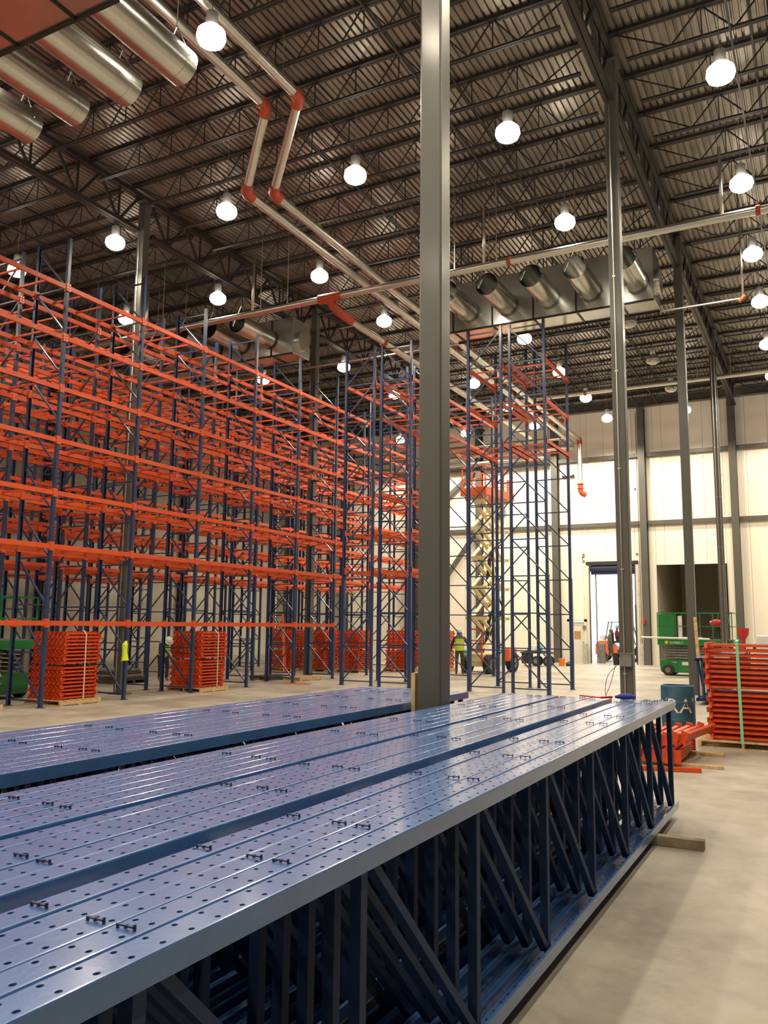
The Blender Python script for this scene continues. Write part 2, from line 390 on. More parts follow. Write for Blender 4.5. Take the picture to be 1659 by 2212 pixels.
rack(-7.92,yb[:2],'lone blue rack bay with shelves only at its top, right one nearest the doorway',skip=lambda b,l:l<4,diag='b',thick=1)
# ============================================================ BLUE FRAME BUNDLES
FL=10.9; PW=.1035; TOPZ=1.15; BOTZ=.09
def holed_post():
    """channel lying on its side: pierced web on top, rounded corners, flanges down. length along y, web in z=0 plane"""
    v=[]; fc=[]
    n=int(FL/.1016); hw=PW/2-.0012; rows=(-.0275,.0275); r_=.0078
    def V(*p): v.append(p); return len(v)-1
    xs=[-hw+.006,0,hw-.006]
    for ri,xc in enumerate(rows):
        xa,xb=xs[ri],xs[ri+1]
        for k in range(n):
            y0=k*.1016; y1=y0+.1016; yc=y0+.05+(.0 if ri==0 else .0)
            o=[V(xa,y0,0),V(xc,y0,0),V(xb,y0,0),V(xb,yc,0),V(xb,y1,0),V(xc,y1,0),V(xa,y1,0),V(xa,yc,0)]
            i_=[];d_=[]
            for a in (225,270,315,0,45,90,135,180):
                px,py=xc+r_*math.cos(R(a)),yc+r_*1.25*math.sin(R(a)); i_.append(V(px,py,0)); d_.append(V(px,py,-.004))
            for q in range(8):
                q2=(q+1)%8; fc.append((o[q],o[q2],i_[q2],i_[q])); fc.append((i_[q],i_[q2],d_[q2],d_[q]))
    L_=n*.1016
    for sgn in (-1,1):
        e=[(hw-.006,0),(hw-.002,-.0016),(hw,-.006),(hw,-.072),(hw-.018,-.072),(hw-.018,-.069),(hw-.003,-.069),(hw-.003,-.006)]
        for (a,b) in zip(e,e[1:]):
            ii=[V(sgn*a[0],0,a[1]),V(sgn*a[0],L_,a[1]),V(sgn*b[0],L_,b[1]),V(sgn*b[0],0,b[1])]
            fc.append(tuple(ii if sgn>0 else ii[::-1]))
    m=bpy.data.meshes.new('pierced_post'); m.from_pydata(v,[],fc); m.materials.append(BLUE); m.update(); return m
POSTH=holed_post()
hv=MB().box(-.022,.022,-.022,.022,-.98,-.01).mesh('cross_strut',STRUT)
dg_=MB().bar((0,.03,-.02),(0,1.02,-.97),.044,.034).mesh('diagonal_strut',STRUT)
clipm=MB().box(-.030,.030,-.004,.004,.007,.011).box(-.030,-.026,-.004,.004,-.002,.010).box(.026,.030,-.004,.004,-.002,.016).box(-.003,.003,-.006,.006,.003,.012).mesh('bundle_clip',BLUE2)
def lying_frame(x,y0,label,group,clips):
    fr=empty('upright_frame',label,'rack frame',(x,y0,0),0,group)
    jx=random.uniform(-.0006,.0006); jz=random.uniform(-.004,.003)
    jy=random.uniform(-.05,.05)
    put('post',POSTH,fr,(jx,jy,TOPZ+jz)); put('post',POSTH,fr,(jx,FL+jy,BOTZ),(PI,0,0))
    for k in range(11):
        yy=FL-.16-1.055*(10-k) if k<10 else FL-.10
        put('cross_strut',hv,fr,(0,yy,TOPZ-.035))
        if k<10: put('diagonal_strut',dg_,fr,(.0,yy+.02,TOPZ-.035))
    for yc in clips: put('bundle_clip',clipm,fr,(0,yc,TOPZ+jz))
    return fr
ORD=['rightmost','second from right','third from right','fourth from right','fifth from right','sixth from right','seventh from right','eighth from right','ninth from right','tenth from right','eleventh from right','twelfth from right','leftmost']
def bundle(x_right,n,y0,label,group,clipy):
    for i in range(n):
        xx=x_right-PW/2-i*PW
        lying_frame(xx,y0,'blue frame lying on edge, %s %s'%('leftmost' if i==n-1 else ORD[i],label),group,[c-y0 for c in clipy] if i%6 in (1,2,4) else [])
bundle(-1.405,5,-1.82,'in the nearest bundle','frames in the nearest bundle',[1.61,2.27,2.80,3.9,4.7,5.4,6.6,7.2,8.5,8.8,8.95])
bundle(-2.045,5,-1.85,'just left of the dark gap','frames in the second bundle',[1.9,3.19,3.85,5.2,6.5,7.7,8.85])
bundle(-2.61,6,-1.85,'of the bundle beside the big column','frames in the third bundle',[2.48,3.9,5.1,6.0,7.4,8.8])
bundle(-3.64,13,-1.95,'in the bundle left of the big column','frames in the far bundle',[2.8,3.6,4.4,5.7,6.6,7.5,8.3])
bundle(-2.42,5,22.2,'in the bundle behind the orange stack','frames behind the orange stack',[])
def dunnage(x0,x1,y,label,mt=OLDW,h=.085,w=.09,z=0,rz=0):
    o=put('timber_block',MB().box(0,x1-x0,-w/2,w/2,0,h).mesh('timber',mt,bevel=.004),None,(x0,y,z),(0,0,rz),label,'timber'); return o
dunnage(-3.35,-1.02,7.88,'weathered timber bearer sticking out under the nearest blue bundle')
dunnage(-3.35,-1.30,2.6,'weathered timber bearer under the middle of the near bundles')
dunnage(-5.05,-3.55,2.2,'timber bearer under the near part of the far bundle')
dunnage(-5.05,-3.6,6.6,'timber bearer under the far end of the far bundle, close to the big column')
dunnage(-3.05,-2.2,23.6,'timber bearer under the bundle behind the orange stack')
dunnage(-3.05,-2.2,31,'timber bearer under the rear of the bundle behind the orange stack')

# ============================================================ PALLETS + ORANGE BUNDLES
def pallet(loc,w,d,label,mt=WOOD,rz=0):
    p=empty('wooden_pallet',label,'pallet',loc,rz)
    n=7
    for i in range(n):
        y=i*(d-.1)/(n-1); put('deck_board',MB().box(0,w,y,y+.1,.10,.12).mesh('deck_board',mt),p)
    for i in range(3):
        x=i*(w-.04)/2; put('stringer',MB().box(x,x+.04,0,d,.018,.10).mesh('stringer',mt),p)
    for y in (0,(d-.1)/2,d-.1): put('bottom_board',MB().box(0,w,y,y+.1,0,.018).mesh('bottom_board',mt),p)
    return p
LP=.0835
def chev(y0,y1,m):
    # slanted end connector in the xz plane, extruded along y; mirrored every other layer so that a stack zigzags
    a=.030; h=LP/2-.001; t=.016
    m.prism([(-a-t,-h),(-a+t,-h),(a+t,h),(a-t,h)],'y',y0,y1)
def unit_mesh(L):
    m=MB().box(-.018,.018,.02,L-.02,-.020,.014)
    chev(0,.05,m); chev(L-.05,L,m)
    m.box(.018,.058,.045,.060,-.041,.041).box(.018,.058,L-.060,L-.045,-.041,.041)
    m.box(-.058,-.018,.045,.060,-.041,.041).box(-.058,-.018,L-.060,L-.045,-.041,.041)
    return m.mesh('support_bar',ORG2)
UM=unit_mesh(1.08); UM2=unit_mesh(1.08); UM2.transform(Matrix.Scale(-1,4,(1,0,0))); UM2.flip_normals()
stuff=MB()
def add_unit_to(mb,M_,UM):
    base=len(mb.v)
    for v in UM.vertices: mb.v.append(tuple(M_@v.co))
    for p in UM.polygons: mb.f.append(tuple(base+i for i in p.vertices)); mb.mi.append(0)
NUM=['one','two','three','four','five','six','seven','eight','nine','ten','eleven','twelve','thirteen','fourteen','fifteen','sixteen','seventeen','eighteen']
def bar_stack(org,rz,label,group,indiv,nx=8,nz=9,tiers=2,pitch=.138):
    for t in range(tiers):
        for k in range(nz):
            for i in range(nx):
                off=(.035 if k%2 else 0)+(.03 if t else 0)
                loc=Matrix.Translation(org)@Matrix.Rotation(rz,4,'Z')@Vector((.06+i*pitch+(.02 if t else 0)+(.010 if k%2 else -.010),off,.12+.045+k*LP+t*(nz*LP+.035)))
                if indiv(t,k,i): put('support_bar',UM2 if k%2 else UM,None,loc,(0,0,rz),'orange bar, layer %s up, %s across, in the %s'%(NUM[t*nz+k],NUM[i],label),'steel bar',group)
                else: add_unit_to(stuff,Matrix.Translation(loc)@Matrix.Rotation(rz,4,'Z'),UM2 if k%2 else UM)
# right-hand stack: bars run along x
bar_stack((-.66,14.55,0),PI/2,'stack beside the blue drum','bars in the right-hand stack',lambda t,k,i:i<4,nx=8)
bar_stack((-16.44,13.42,0),0,'stack under the leftmost whole bay','bars in the left stack',lambda t,k,i:True)
bar_stack((-16.3,18.0,0),0,'second strapped stack from left','bars in the middle stack',lambda t,k,i:t==1 and i>=0)
bar_stack((-16.75,11.0,0),0,'','',lambda t,k,i:False,tiers=1)
FARS=[(-19.9,27.9),(-18.6,28.35),(-17.15,28.55),(-15.9,30.2),(-14.9,31.7)]
for (x,y) in FARS: bar_stack((x,y,0),0,'','',lambda t,k,i:False,nx=7 )
put('support_bars',stuff.mesh('bars_rest',ORG2),None,label='remaining orange support bars stacked on pallets under and behind the racks',cat='steel bars',kind='stuff')
pallet((-1.90,14.45,0),1.32,1.15,'pale wooden pallet under the strapped orange stack beside the blue drum')
pallet((-16.47,13.36,0),1.2,1.2,'wooden pallet under the strapped orange stack in the leftmost whole rack bay')
pallet((-16.33,17.95,0),1.2,1.2,'wooden pallet under the second strapped orange stack from the left')
pallet((-16.8,10.95,0),1.2,1.2,'wooden pallet under the low orange stack at the left edge')
for (x,y) in FARS: pallet((x-.05,y-.05,0),1.05,1.2,'wooden pallet under orange stacks behind the racks, %s'%('leftmost' if x<-19 else 'second from left' if x<-18 else 'middle one' if x<-17 else 'second from right' if x<-15 else 'rightmost'))
def strap(pts,w,mt,label,side):
    m=MB()
    for a,b in zip(pts,pts[1:]): m.bar(a,b,w,.004,side)
    put('packing_strap',m.mesh('strap',mt),None,label=label,cat='strap')
strap([(-1.24,14.39,.10),(-1.26,14.39,1.69),(-1.26,14.55,1.715)],.045,STRG,'mint green strap down the front of the orange stack beside the blue drum',(0,1,0))
strap([(-15.245,14.0,.13),(-15.235,13.98,1.60),(-15.27,13.93,1.69)],.03,STRP,'pale strap down the orange stack in the leftmost whole rack bay',(1,0,0))
strap([(-15.10,18.62,.13),(-15.09,18.60,1.6),(-15.15,18.5,1.69)],.03,STRP,'pale strap down the second orange stack from the left',(1,0,0))
pallet((-17.5,23.3,0),1.0,1.3,'flat empty pallet lying on the floor under the rack, left one',DARKW,R(-12))
pallet((-16.35,23.6,0),.85,1.1,'flat empty pallet lying on the floor under the rack, right one',WOOD,R(-12))
put('steel_plate',MB().box(0,.8,0,.35,0,.012).mesh('plate',ORG2),None,(-15.2,22.0,0),(0,0,.3),'flat rusty orange plate on the floor in front of the flat pallets','plate')
# loose orange beams by the drum
lb=MB().box(-.028,.028,0,1.45,-.055,.055).box(-.05,.05,-.01,.02,-.09,.09).box(-.05,.05,1.43,1.46,-.09,.09).mesh('beam',ORG2)
for i in range(6):
    put('orange_beam',lb,None,(-2.42+i*.105,12.25+random.uniform(-.04,.04),.135),(0,0,0),'short dark orange beam in the lower layer of the loose pile by the blue drum','beam','loose orange beams, lower layer')
for i in range(6):
    put('orange_beam',lb,None,(-2.40+i*.115,12.15+i*.05,.33+.01*i),(0,R(4+i*3),R(-i*1.5)),'short orange beam in the upper layer of the loose pile by the blue drum','beam','loose orange beams, upper layer')
put('timber_strip',MB().box(-2.6,-1.32,12.33,12.42,0,.042).mesh('strip',WOOD,bevel=.003),None,label='pale timber strip under the near end of the loose orange pile',cat='timber')
put('timber_strip',MB().box(-2.7,-1.43,13.55,13.64,0,.042).mesh('strip',WOOD,bevel=.003),None,label='pale timber strip under the far end of the loose orange pile',cat='timber')
put('orange_beam',MB().bar((-2.3,11.75,.03),(-1.55,11.95,.03),.06,.05).mesh('lone_beam',ORG2),None,label='single short orange beam flat on the concrete beside the bundle end',cat='beam')
put('timber_stud',MB().box(-3.615,-3.575,7.42,7.51,0,1.43).mesh('stud',WOOD),None,label='pale timber stud leaning on the big column',cat='timber')
put('timber_stud',MB().bar((-3.20,25.3,0),(-3.30,25.38,2.2),.09,.04).mesh('stud',WOOD),None,label='tall pale timber stud leaning on the column behind the drum',cat='timber')

# drum -------------------------------------------------------
DR=empty('plastic_drum','blue plastic drum with worn white letters, behind the far end of the nearest bundle','drum',(-2.42,15.95,0))
prof=[(.0,0),(.27,0),(.285,.03),(.29,.25),(.298,.27),(.29,.29),(.292,.56),(.300,.58),(.292,.60),(.290,.83),(.283,.865),(.270,.87),(.262,.84),(.262,.82),(0,.82)]
m=MB(); n=40
for (rr,z) in prof:
    for k in range(n): m.v.append((rr*math.cos(2*PI*k/n),rr*math.sin(2*PI*k/n),z))
for i in range(len(prof)-1):
    for k in range(n):
        k2=(k+1)%n; m.f.append((i*n+k,i*n+k2,(i+1)*n+k2,(i+1)*n+k)); m.mi.append(0)
put('drum_shell',m.mesh('drum',BARL,smooth=True),DR)
tm=text_mesh("TRA'",.36)
th0=math.atan2(-15.95,2.42)
for v in tm.vertices:
    a=th0+(v.co.x-.42)/.292; rr=.2945+(.0015 if v.co.z>0 else 0)
    v.co=Vector((rr*math.cos(a),rr*math.sin(a),.40+v.co.y))
tm.materials.clear(); tm.materials.append(LETT); put('painted_lettering',tm,DR)

# ============================================================ PIPES
def pipe_thing(name,pts,r_,label,cat='pipe',couplings=(),group=None,n=16,mt=PIPE):
    o=put(name,MB().tube(pts,r_,n).mesh(name,mt,smooth=True),None,label=label,cat=cat,group=group)
    for (a,b,rr) in couplings: put('coupling',MB().tube([a,b],rr,14).mesh('coupling',REDC,smooth=True),o)
    return o
def elbow(o,pts,r_):
    put('elbow',MB().tube(pts,r_,14).mesh('elbow',REDC,smooth=True),o)
PR=.105
for (xl,zl,xu,zu,yj,ye,lb_) in ((-11.05,12.02,-9.23,12.92,15.04,43.0,'right'),(-11.40,11.84,-10.03,12.92,14.45,42.6,'left')):
    yy=yj; yu=13.37 if lb_=='right' else 13.31
    o=pipe_thing('sprinkler_main',[(xl,yy,zl),(xl,ye,zl-.25)],PR,'%s of the twin galvanised mains running away to the back wall'%lb_,
        couplings=[((xl,yy+q,zl),(xl,yy+q+.12,zl),PR+.035) for q in (6.1,12.3,18.4,24.5)])
    put('riser_pipe',MB().tube([(xu,yu,zu),(xl,yy,zl)],PR,16).mesh('riser',PIPE,smooth=True),o)
    put('upper_run',MB().tube([(xu,yu,zu),(xu,2,zu)],PR,16).mesh('upper_run',PIPE,smooth=True),o)
    D_=(Vector((xu,yu,zu))-Vector((xl,yy,zl))).normalized(); A_=Vector((xl,yy,zl)); B_=Vector((xu,yu,zu))
    elbow(o,[A_+Vector((0,.24,0)),A_+Vector((0,.08,0)),A_+D_*.05,A_+D_*.22],PR+.03)
    elbow(o,[B_+Vector((0,-.22,0)),B_+Vector((0,-.08,0)),B_-D_*.05,B_-D_*.22],PR+.03)
    for q in range(5): put('hanger_rod',MB().tube([(xl,yy+2+q*5.2,zl+PR),(xl,yy+2+q*5.2,ZD)],.008,5).mesh('rod',PIPE),o)
    for q in range(3): put('hanger_rod',MB().tube([(xu,yu-.6-q*4,zu+PR),(xu,yu-.6-q*4,ZD)],.008,5).mesh('rod',PIPE),o)
    if lb_=='right':
        put('drop_pipe',MB().tube([(xl,ye,zl-.3),(xl,ye,9.3)],PR+.02,14).mesh('drop',PIPE,smooth=True),o)
        elbow(o,[(xl,ye-.2,zl-.25),(xl,ye-.03,zl-.26),(xl,ye,zl-.3),(xl,ye,zl-.5)],PR+.03)
        elbow(o,[(xl,ye,9.35),(xl,ye,9.0),(xl+.05,ye+.05,8.88),(xl+.2,ye+.2,8.8)],PR+.035)
        for z in (9.35,9.12): put('flange',MB().tube([(xl,ye,z),(xl,ye,z+.04)],.19,14).mesh('flange',REDC),o)
# cross main
o=pipe_thing('sprinkler_cross_main',[(-30,19.8,11.42),(10,19.8,11.42)],.095,'galvanised cross main hung across the hall in front of the right duct pipes',
    couplings=[((x,19.8,11.42),(x+.1,19.8,11.42),.125) for x in (-24.2,-18.2,-12.62,-12.15,-6.9,-.9)])
for x in (-22,-18.9,-14.9,-13.9,-8.4,-7.2,-.45,2): put('hanger_rod',MB().tube([(x,19.8,11.5),(x,19.8,ZD)],.012,5).mesh('rod',PIPE),o)
for x in (-15.2,-19.6,-7.55,-1.62): put('branch_riser',MB().tube([(x,19.8,11.5),(x,19.8,13.2)],.04,8).mesh('branch_riser',PIPE,smooth=True),o)
put('tee_fitting',MB().tube([(-12.75,19.8,11.42),(-12.0,19.8,11.42)],.14,14).tube([(-12.38,19.8,11.42),(-12.33,19.86,11.2),(-12.15,20.05,10.98),(-12.1,20.6,10.92)],.13,12).mesh('tee',REDC,smooth=True),o)
pipe_thing('sprinkler_feed_main',[(-12.1,20.6,10.92),(-12.1,37.8,10.92)],.105,'galvanised main leaving the red tee and running left of the twin mains',
    couplings=[((-12.1,22.6,10.92),(-12.1,22.72,10.92),.135)])
o=pipe_thing('sprinkler_cross_main',[(-30,36,12.27),(10,36,12.27)],.095,'far galvanised cross main near the back wall',
    couplings=[((x,36,12.27),(x+.1,36,12.27),.125) for x in (-9,-5.0,1)])
for x in (-11,-8.3,-7.2,-4.2,-2.9,-1): put('hanger_rod',MB().tube([(x,36,12.3),(x,36,ZD)],.012,5).mesh('rod',PIPE),o)
pipe_thing('sprinkler_branch',[(-30,24.42,11.13),(-1.55,24.42,11.13)],.03,'thin galvanised branch pipe crossing below the duct boxes',n=8,
    couplings=[((-1.65,24.42,11.05),(-1.5,24.42,11.2),.06)])
pipe_thing('sprinkler_branch_riser',[(-1.55,24.42,11.22),(-1.55,24.42,ZD)],.03,'thin galvanised riser at the right end of the thin branch pipe',n=8)
for z,xa,xb,l in ((11.9,-31,-11.6,'upper'),(11.35,-31,-11.35,'middle'),(10.95,-31,-12.9,'lower')):
    pipe_thing('wall_pipe',[(xa+.1,42.9,z),(xb,42.9,z)],.10,'%s of the galvanised pipes running along the back wall behind the racks'%l)
for i,(yy) in enumerate((6.5,12.6,18.7,30.9)):
    pass

# ============================================================ DUCT UNITS
def tube_open(p,q,r_,n=28):
    m=MB(); m.tube([p,q],r_,n,cap=False); m.tube([p,q],r_-.006,n,cap=False); return m
def duct(xr,xl,y0,y1,z0,z1,tubes,zc,r_,sgn,ln,label):
    d=empty('air_duct_unit',label,'duct',(0,0,0))
    put('plenum_box',MB().box(xl,xr,y0,y1,z0,z1).mesh('plenum',GALV,bevel=.01),d)
    k=0; x=xr-.9
    while x>xl:
        put('seam_flange',MB().box(x-.02,x+.02,y0-.03,y1+.03,z0-.03,z0+.0).box(x-.02,x+.02,y0-.03,y0,z0,z1).box(x-.02,x+.02,y1,y1+.03,z0,z1).mesh('flange',STEEL),d); x-=1.3
    put('support_angle',MB().box(xl,xr,y0-.01,y0+.03,z0-.05,z0-.005).box(xl,xr,y1-.03,y1+.01,z0-.05,z0-.005).mesh('angle',STEEL),d)
    for x in tubes:
        ye=y0 if sgn<0 else y1
        t=put('duct_tube',tube_open((x,ye,zc),(x,ye+sgn*ln,zc),r_).mesh('duct_tube',GALV,smooth=True),d)
        put('collar_ring',MB().tube([(x,ye+sgn*.02,zc),(x,ye+sgn*.06,zc)],r_+.02,28,cap=False).mesh('collar',BLACK,smooth=True),t)
        put('end_seam',MB().tube([(x,ye+sgn*(ln-.25),zc),(x,ye+sgn*(ln-.24),zc)],r_+.004,28,cap=False).mesh('seam',GALV),t)
        put('hanger',MB().tube([(x-r_,ye+sgn*(ln-.2),zc),(x,ye+sgn*(ln-.2),zc+r_+.35)],.012,5).tube([(x+r_,ye+sgn*(ln-.2),zc),(x,ye+sgn*(ln-.2),zc+r_+.35)],.012,5).tube([(x,ye+sgn*(ln-.2),zc+r_+.35),(x,ye+sgn*(ln-.2),12.8 if abs(x+16.8)<.3 else ZD)],.01,5).mesh('hanger',PIPE),t)
    # round end connector
    put('end_spigot',MB().tube([(xr,(y0+y1)/2,(z0+z1)/2-.1),(xr+.12,(y0+y1)/2,(z0+z1)/2-.1)],.36,24).mesh('spigot',GALV,smooth=True),d)
    for x in (xr-.5,(xl+xr)/2,xl+.5):
        put('hanger',MB().bar((x,y0+.05,z1),(x,y0+.05,ZD),.03).bar((x,y1-.05,z1),(x,y1-.05,ZD),.03).mesh('hanger',STEEL),d)
    return d
duct(-3.75,-10.1,23.1,24.15,11.05,12.6,(-4.22,-5.53,-6.78,-8.07,-9.32),11.5+.12,.33,-1,1.75,'galvanised duct unit with open round pipes hanging to the right of the big column')
duct(-15.95,-24,23.1,24.2,11.3,12.6,(-16.95,-18.15,-19.4,-20.7,-22),11.9,.33,-1,1.85,'galvanised duct unit with open round pipes hanging above the left racks')
duct(-8.75,-15.5,6.7,7.95,11.05,12.6,(-9.45,-10.73,-12.05,-13.33,-14.6),11.55,.33,1,2.15,'galvanised duct unit overhead at the top left corner, seen from below')

# ============================================================ LAMPS
def lamp_meshes():
    m=MB(); n=16
    prof=[(.02,0),(.14,-.01),(.23,.05),(.265,.13),(.25,.24),(.17,.32),(.09,.36)]
    for (rr,z) in prof:
        for k in range(n): m.v.append((rr*math.cos(2*PI*k/n),rr*math.sin(2*PI*k/n),z))
    for i in range(len(prof)-1):
        for k in range(n):
            k2=(k+1)%n; m.f.append((i*n+k,i*n+k2,(i+1)*n+k2,(i+1)*n+k)); m.mi.append(0)
    m.f.append(tuple(range(n))[::-1]); m.mi.append(0)
    return m.mesh('lamp_lens',GLOW,smooth=True)
LENS=lamp_meshes()
LENSOFF=LENS.copy(); LENSOFF.materials.clear(); LENSOFF.materials.append(LHSG)
HOUS=MB().tube([(0,0,.36),(0,0,.40),(0,0,.62),(0,0,.66)],[.09,.11,.11,.05],14).mesh('ballast_housing',LHSG,smooth=True)
ROD=MB().tube([(0,0,.66),(0,0,ZD-LAMP_Z+.12)],.008,5).mesh('hanging_hook',PIPE)
RODS=MB().tube([(0,0,.66),(0,0,.76)],.008,5).mesh('hanging_hook',PIPE)
PL=bpy.data.lights.new('high_bay_light','SPOT'); PL.spot_size=R(158); PL.spot_blend=.45; PL.energy=LAMP_W; PL.color=LAMP_COL; PL.shadow_soft_size=.2
LX={-20.72:'over the second rack pair',-16.72:'over the nearest rack row',-12.86:'left of the twin mains',-9.1:'right of the twin mains',-5.38:'left of the right-hand girder',-1.18:'right of the right-hand girder',2.9:'added beyond the right edge',-24.8:'over the far left racks',-28.6:'near the left wall',7.0:'near the right wall'}  # unseen row past the right edge added to brighten floor and column side
LY={-9.5:'added unseen far to the rear',-5.3:'added unseen behind the viewer',-1.2:'added unseen above the viewer',3.0:'added unseen just ahead',7.0:'added unseen above the near bundles',10.9:'before the near duct',15.55:'in the first visible row',19.95:'in the second visible row',24.1:'in the third visible row',27.9:'in the fourth visible row',32.4:'in the fifth visible row',36.7:'in the sixth visible row',40.9:'by the back wall'}  # rows behind, above the camera and over the near bundles added for lighting
ONLY_OFF={(-5.38,27.9),(-5.38,32.4),(-5.38,36.7)}
SKIP={(-5.38,24.1),(-9.1,24.1),(-20.72,24.1),(-16.72,24.1),(-9.1,7.0),(-12.86,7.0),(-28.6,-9.5)}
PL2=PL.copy(); PL2.energy=LAMP_W*1.9; PL3=PL.copy(); PL3.energy=LAMP_W*3.4
for x,lx in LX.items():
    for y,ly in LY.items():
        if (x,y) in SKIP: continue
        if x in (7.0,-28.6): continue
        if x==2.9 and y<-2: continue
        if x==-24.8 and y>12: continue
        xx,yy=x,y
        if (x,y)==(-9.1,10.9): yy=10.4
        if (x,y)==(-12.86,10.9): xx,yy=-13.0,9.0
        if (x,y)==(-16.72,10.9): xx,yy=-16.9,9.0
        if x==-1.18 and y>20: xx=-1.18-(y-20)*.012
        off=(x,y) in ONLY_OFF or (x==-20.72 and 32<y<40)
        t=empty('high_bay_lamp','%s high bay lamp %s, %s'%('unlit' if off else 'glowing',ly,lx),'lamp',(xx,yy,LAMP_Z-.12))
        put('lamp_lens',LENSOFF if off else LENS,t); put('ballast_housing',HOUS,t); put('hanging_hook',RODS if x==-16.72 else ROD,t)
        if not off:
            l=bpy.data.objects.new('lamp_light',PL3 if (y>35 and -21<x<-8) else PL2 if (y>32 and x>-14) else PL); C.objects.link(l); l.parent=t; l.location=(0,0,-.28)

# ============================================================ DOORS
d1=struct('door_1')
for x,l in ((-10.9,-1),(-8.5,1)):
    put('jamb',MB().box(min(x,x+l*.14),max(x,x+l*.14),YB-.06,YB-.001,0,5.3).mesh('jamb',DOORM),d1)
    put('guide_rail',MB().box(x-.05 if l>0 else x+.01,x-.01 if l>0 else x+.05,YB-.10,YB-.02,0,5.2).mesh('rail',STEEL),d1)
    put('guide_rail',MB().box(x-.30 if l>0 else x+.24,x-.24 if l>0 else x+.30,YB+.3,YB+.36,0,4.7).mesh('rail',GREYM),d1)
put('roll_curtain',MB().tube([(-10.85,YB+.2,4.95),(-8.55,YB+.2,4.95)],.2,18).box(-10.85,-8.55,YB+.17,YB+.2,4.62,4.95).mesh('roll',mat('dark_blue_curtain',(.02,.03,.09),.5),smooth=True),d1)
put('hood',MB().box(-11.05,-8.35,YB-.08,YB-.001,5.12,5.3).mesh('hood',STEEL),d1)
struct('door_2',MB().box(-7.47,-7.45,YB-.03,YB+.3,0,5.06).box(-4.1,-4.08,YB-.03,YB+.3,0,5.06).box(-7.47,-4.08,YB-.03,YB+.3,5.05,5.07).mesh('opening_trim',DOORM))
# dark side room behind opening 2
sr=struct('wall_side_room',MB().box(-7.6,-7.47,YB+.26,52,0,5.6).box(-4.0,-3.87,YB+.26,52,0,5.6).box(-7.6,-3.87,52,52.15,0,5.6).box(-7.6,-3.87,YB+.26,52.15,5.6,5.75).mesh('side_room',mat('unlit_side_room_wall',(.42,.38,.30),.8)))
d3=struct('door_3')
put('door_leaf',MB().box(-11.97,-11.23,YB+.02,YB+.07,.01,2.13).mesh('leaf',DOORM),d3)
put('door_frame',MB().box(-12.12,-11.99,YB-.05,YB-.001,0,2.28).box(-11.21,-11.08,YB-.05,YB-.001,0,2.28).box(-12.12,-11.08,YB-.05,YB-.001,2.15,2.28).mesh('frame',DOORM),d3)
put('door_notice',MB().box(-11.75,-11.42,YB+.005,YB+.018,1.25,1.65).mesh('notice',PAPER),d3)
put('door_handle',MB().box(-11.31,-11.27,YB-.04,YB+.02,1.0,1.12).mesh('handle',PIPE),d3)
def bollard(x,y,l): put('bollard',MB().box(x-.11,x+.11,y-.11,y+.11,0,1.02).mesh('bollard',CONC,bevel=.015),None,label=l,cat='bollard')
bollard(-11.12,43.55,'grey concrete bollard left of the bright doorway')
bollard(-8.22,43.55,'grey concrete bollard right of the bright doorway')
put('bollard',MB().box(-10.6,-10.3,44.2,44.5,0,1.0).mesh('bollard',GREYM),None,label='grey bollard just outside the bright doorway, beside the dark-clad man',cat='bollard')
put('fire_alarm',MB().box(-8.13,-8.02,YB-.56,YB-.42,2.05,2.28).mesh('alarm',REDP,bevel=.01),None,label='small red fire alarm box on the dark wall column',cat='alarm')
def conduit(pts,l): 
    c=put('wall_conduit',MB().tube(pts,.018,6).mesh('conduit',PIPE),None,label=l,cat='conduit'); return c
cw=conduit([(-8.28,YB-.03,1.1),(-8.28,YB-.03,13.1)],'thin vertical conduit with small boxes on the wall right of the bright doorway')
for z in (1.2,1.9,2.9,3.5,4.2,5.6,9.0): put('switch_box',MB().box(-8.45,-8.35,YB-.05,YB-.001,z,z+.1).mesh('switch_box',GREYM),cw)
conduit([(-11.25,YB-.03,5.4),(-11.25,YB-.03,5.6)],'short dark wall stub above the man door')
put('wall_box',MB().box(-11.22,-11.12,YB-.06,YB-.001,5.55,5.75).box(-11.22,-11.12,YB-.06,YB-.001,5.3,5.4).mesh('wall_box',GREYM),None,label='pair of small grey wall boxes high above the man door',cat='box')
put('door_switch',MB().box(-11.28,-11.12,YB-.10,YB-.001,1.75,1.95).mesh('door_switch',GREYM),None,label='grey switch left of the bright doorway at shoulder height',cat='switch')
put('wall_heater',MB().box(-16.2,-15.5,YB-.7,YB-.02,8.0,8.5).mesh('heater',GREYM,bevel=.02),None,label='grey heater box high on the back wall behind the racks',cat='heater')
put('wall_bracket',MB().box(-12.2,-11.6,YB-.2,YB-.01,9.95,9.98).box(-12.2,-12.17,YB-.2,YB-.01,9.9,10.05).box(-11.63,-11.6,YB-.2,YB-.01,9.9,10.05).mesh('bracket',STEEL),None,label='small dark bracket on the wall left of the pipe drop',cat='bracket')
# trailer behind the forklift
put('trailer_box',MB().box(-11.0,-4,56,62,0,3.4).mesh('trailer',DARK,bevel=.05),None,label='dark container standing outside beyond the forklift',cat='container')

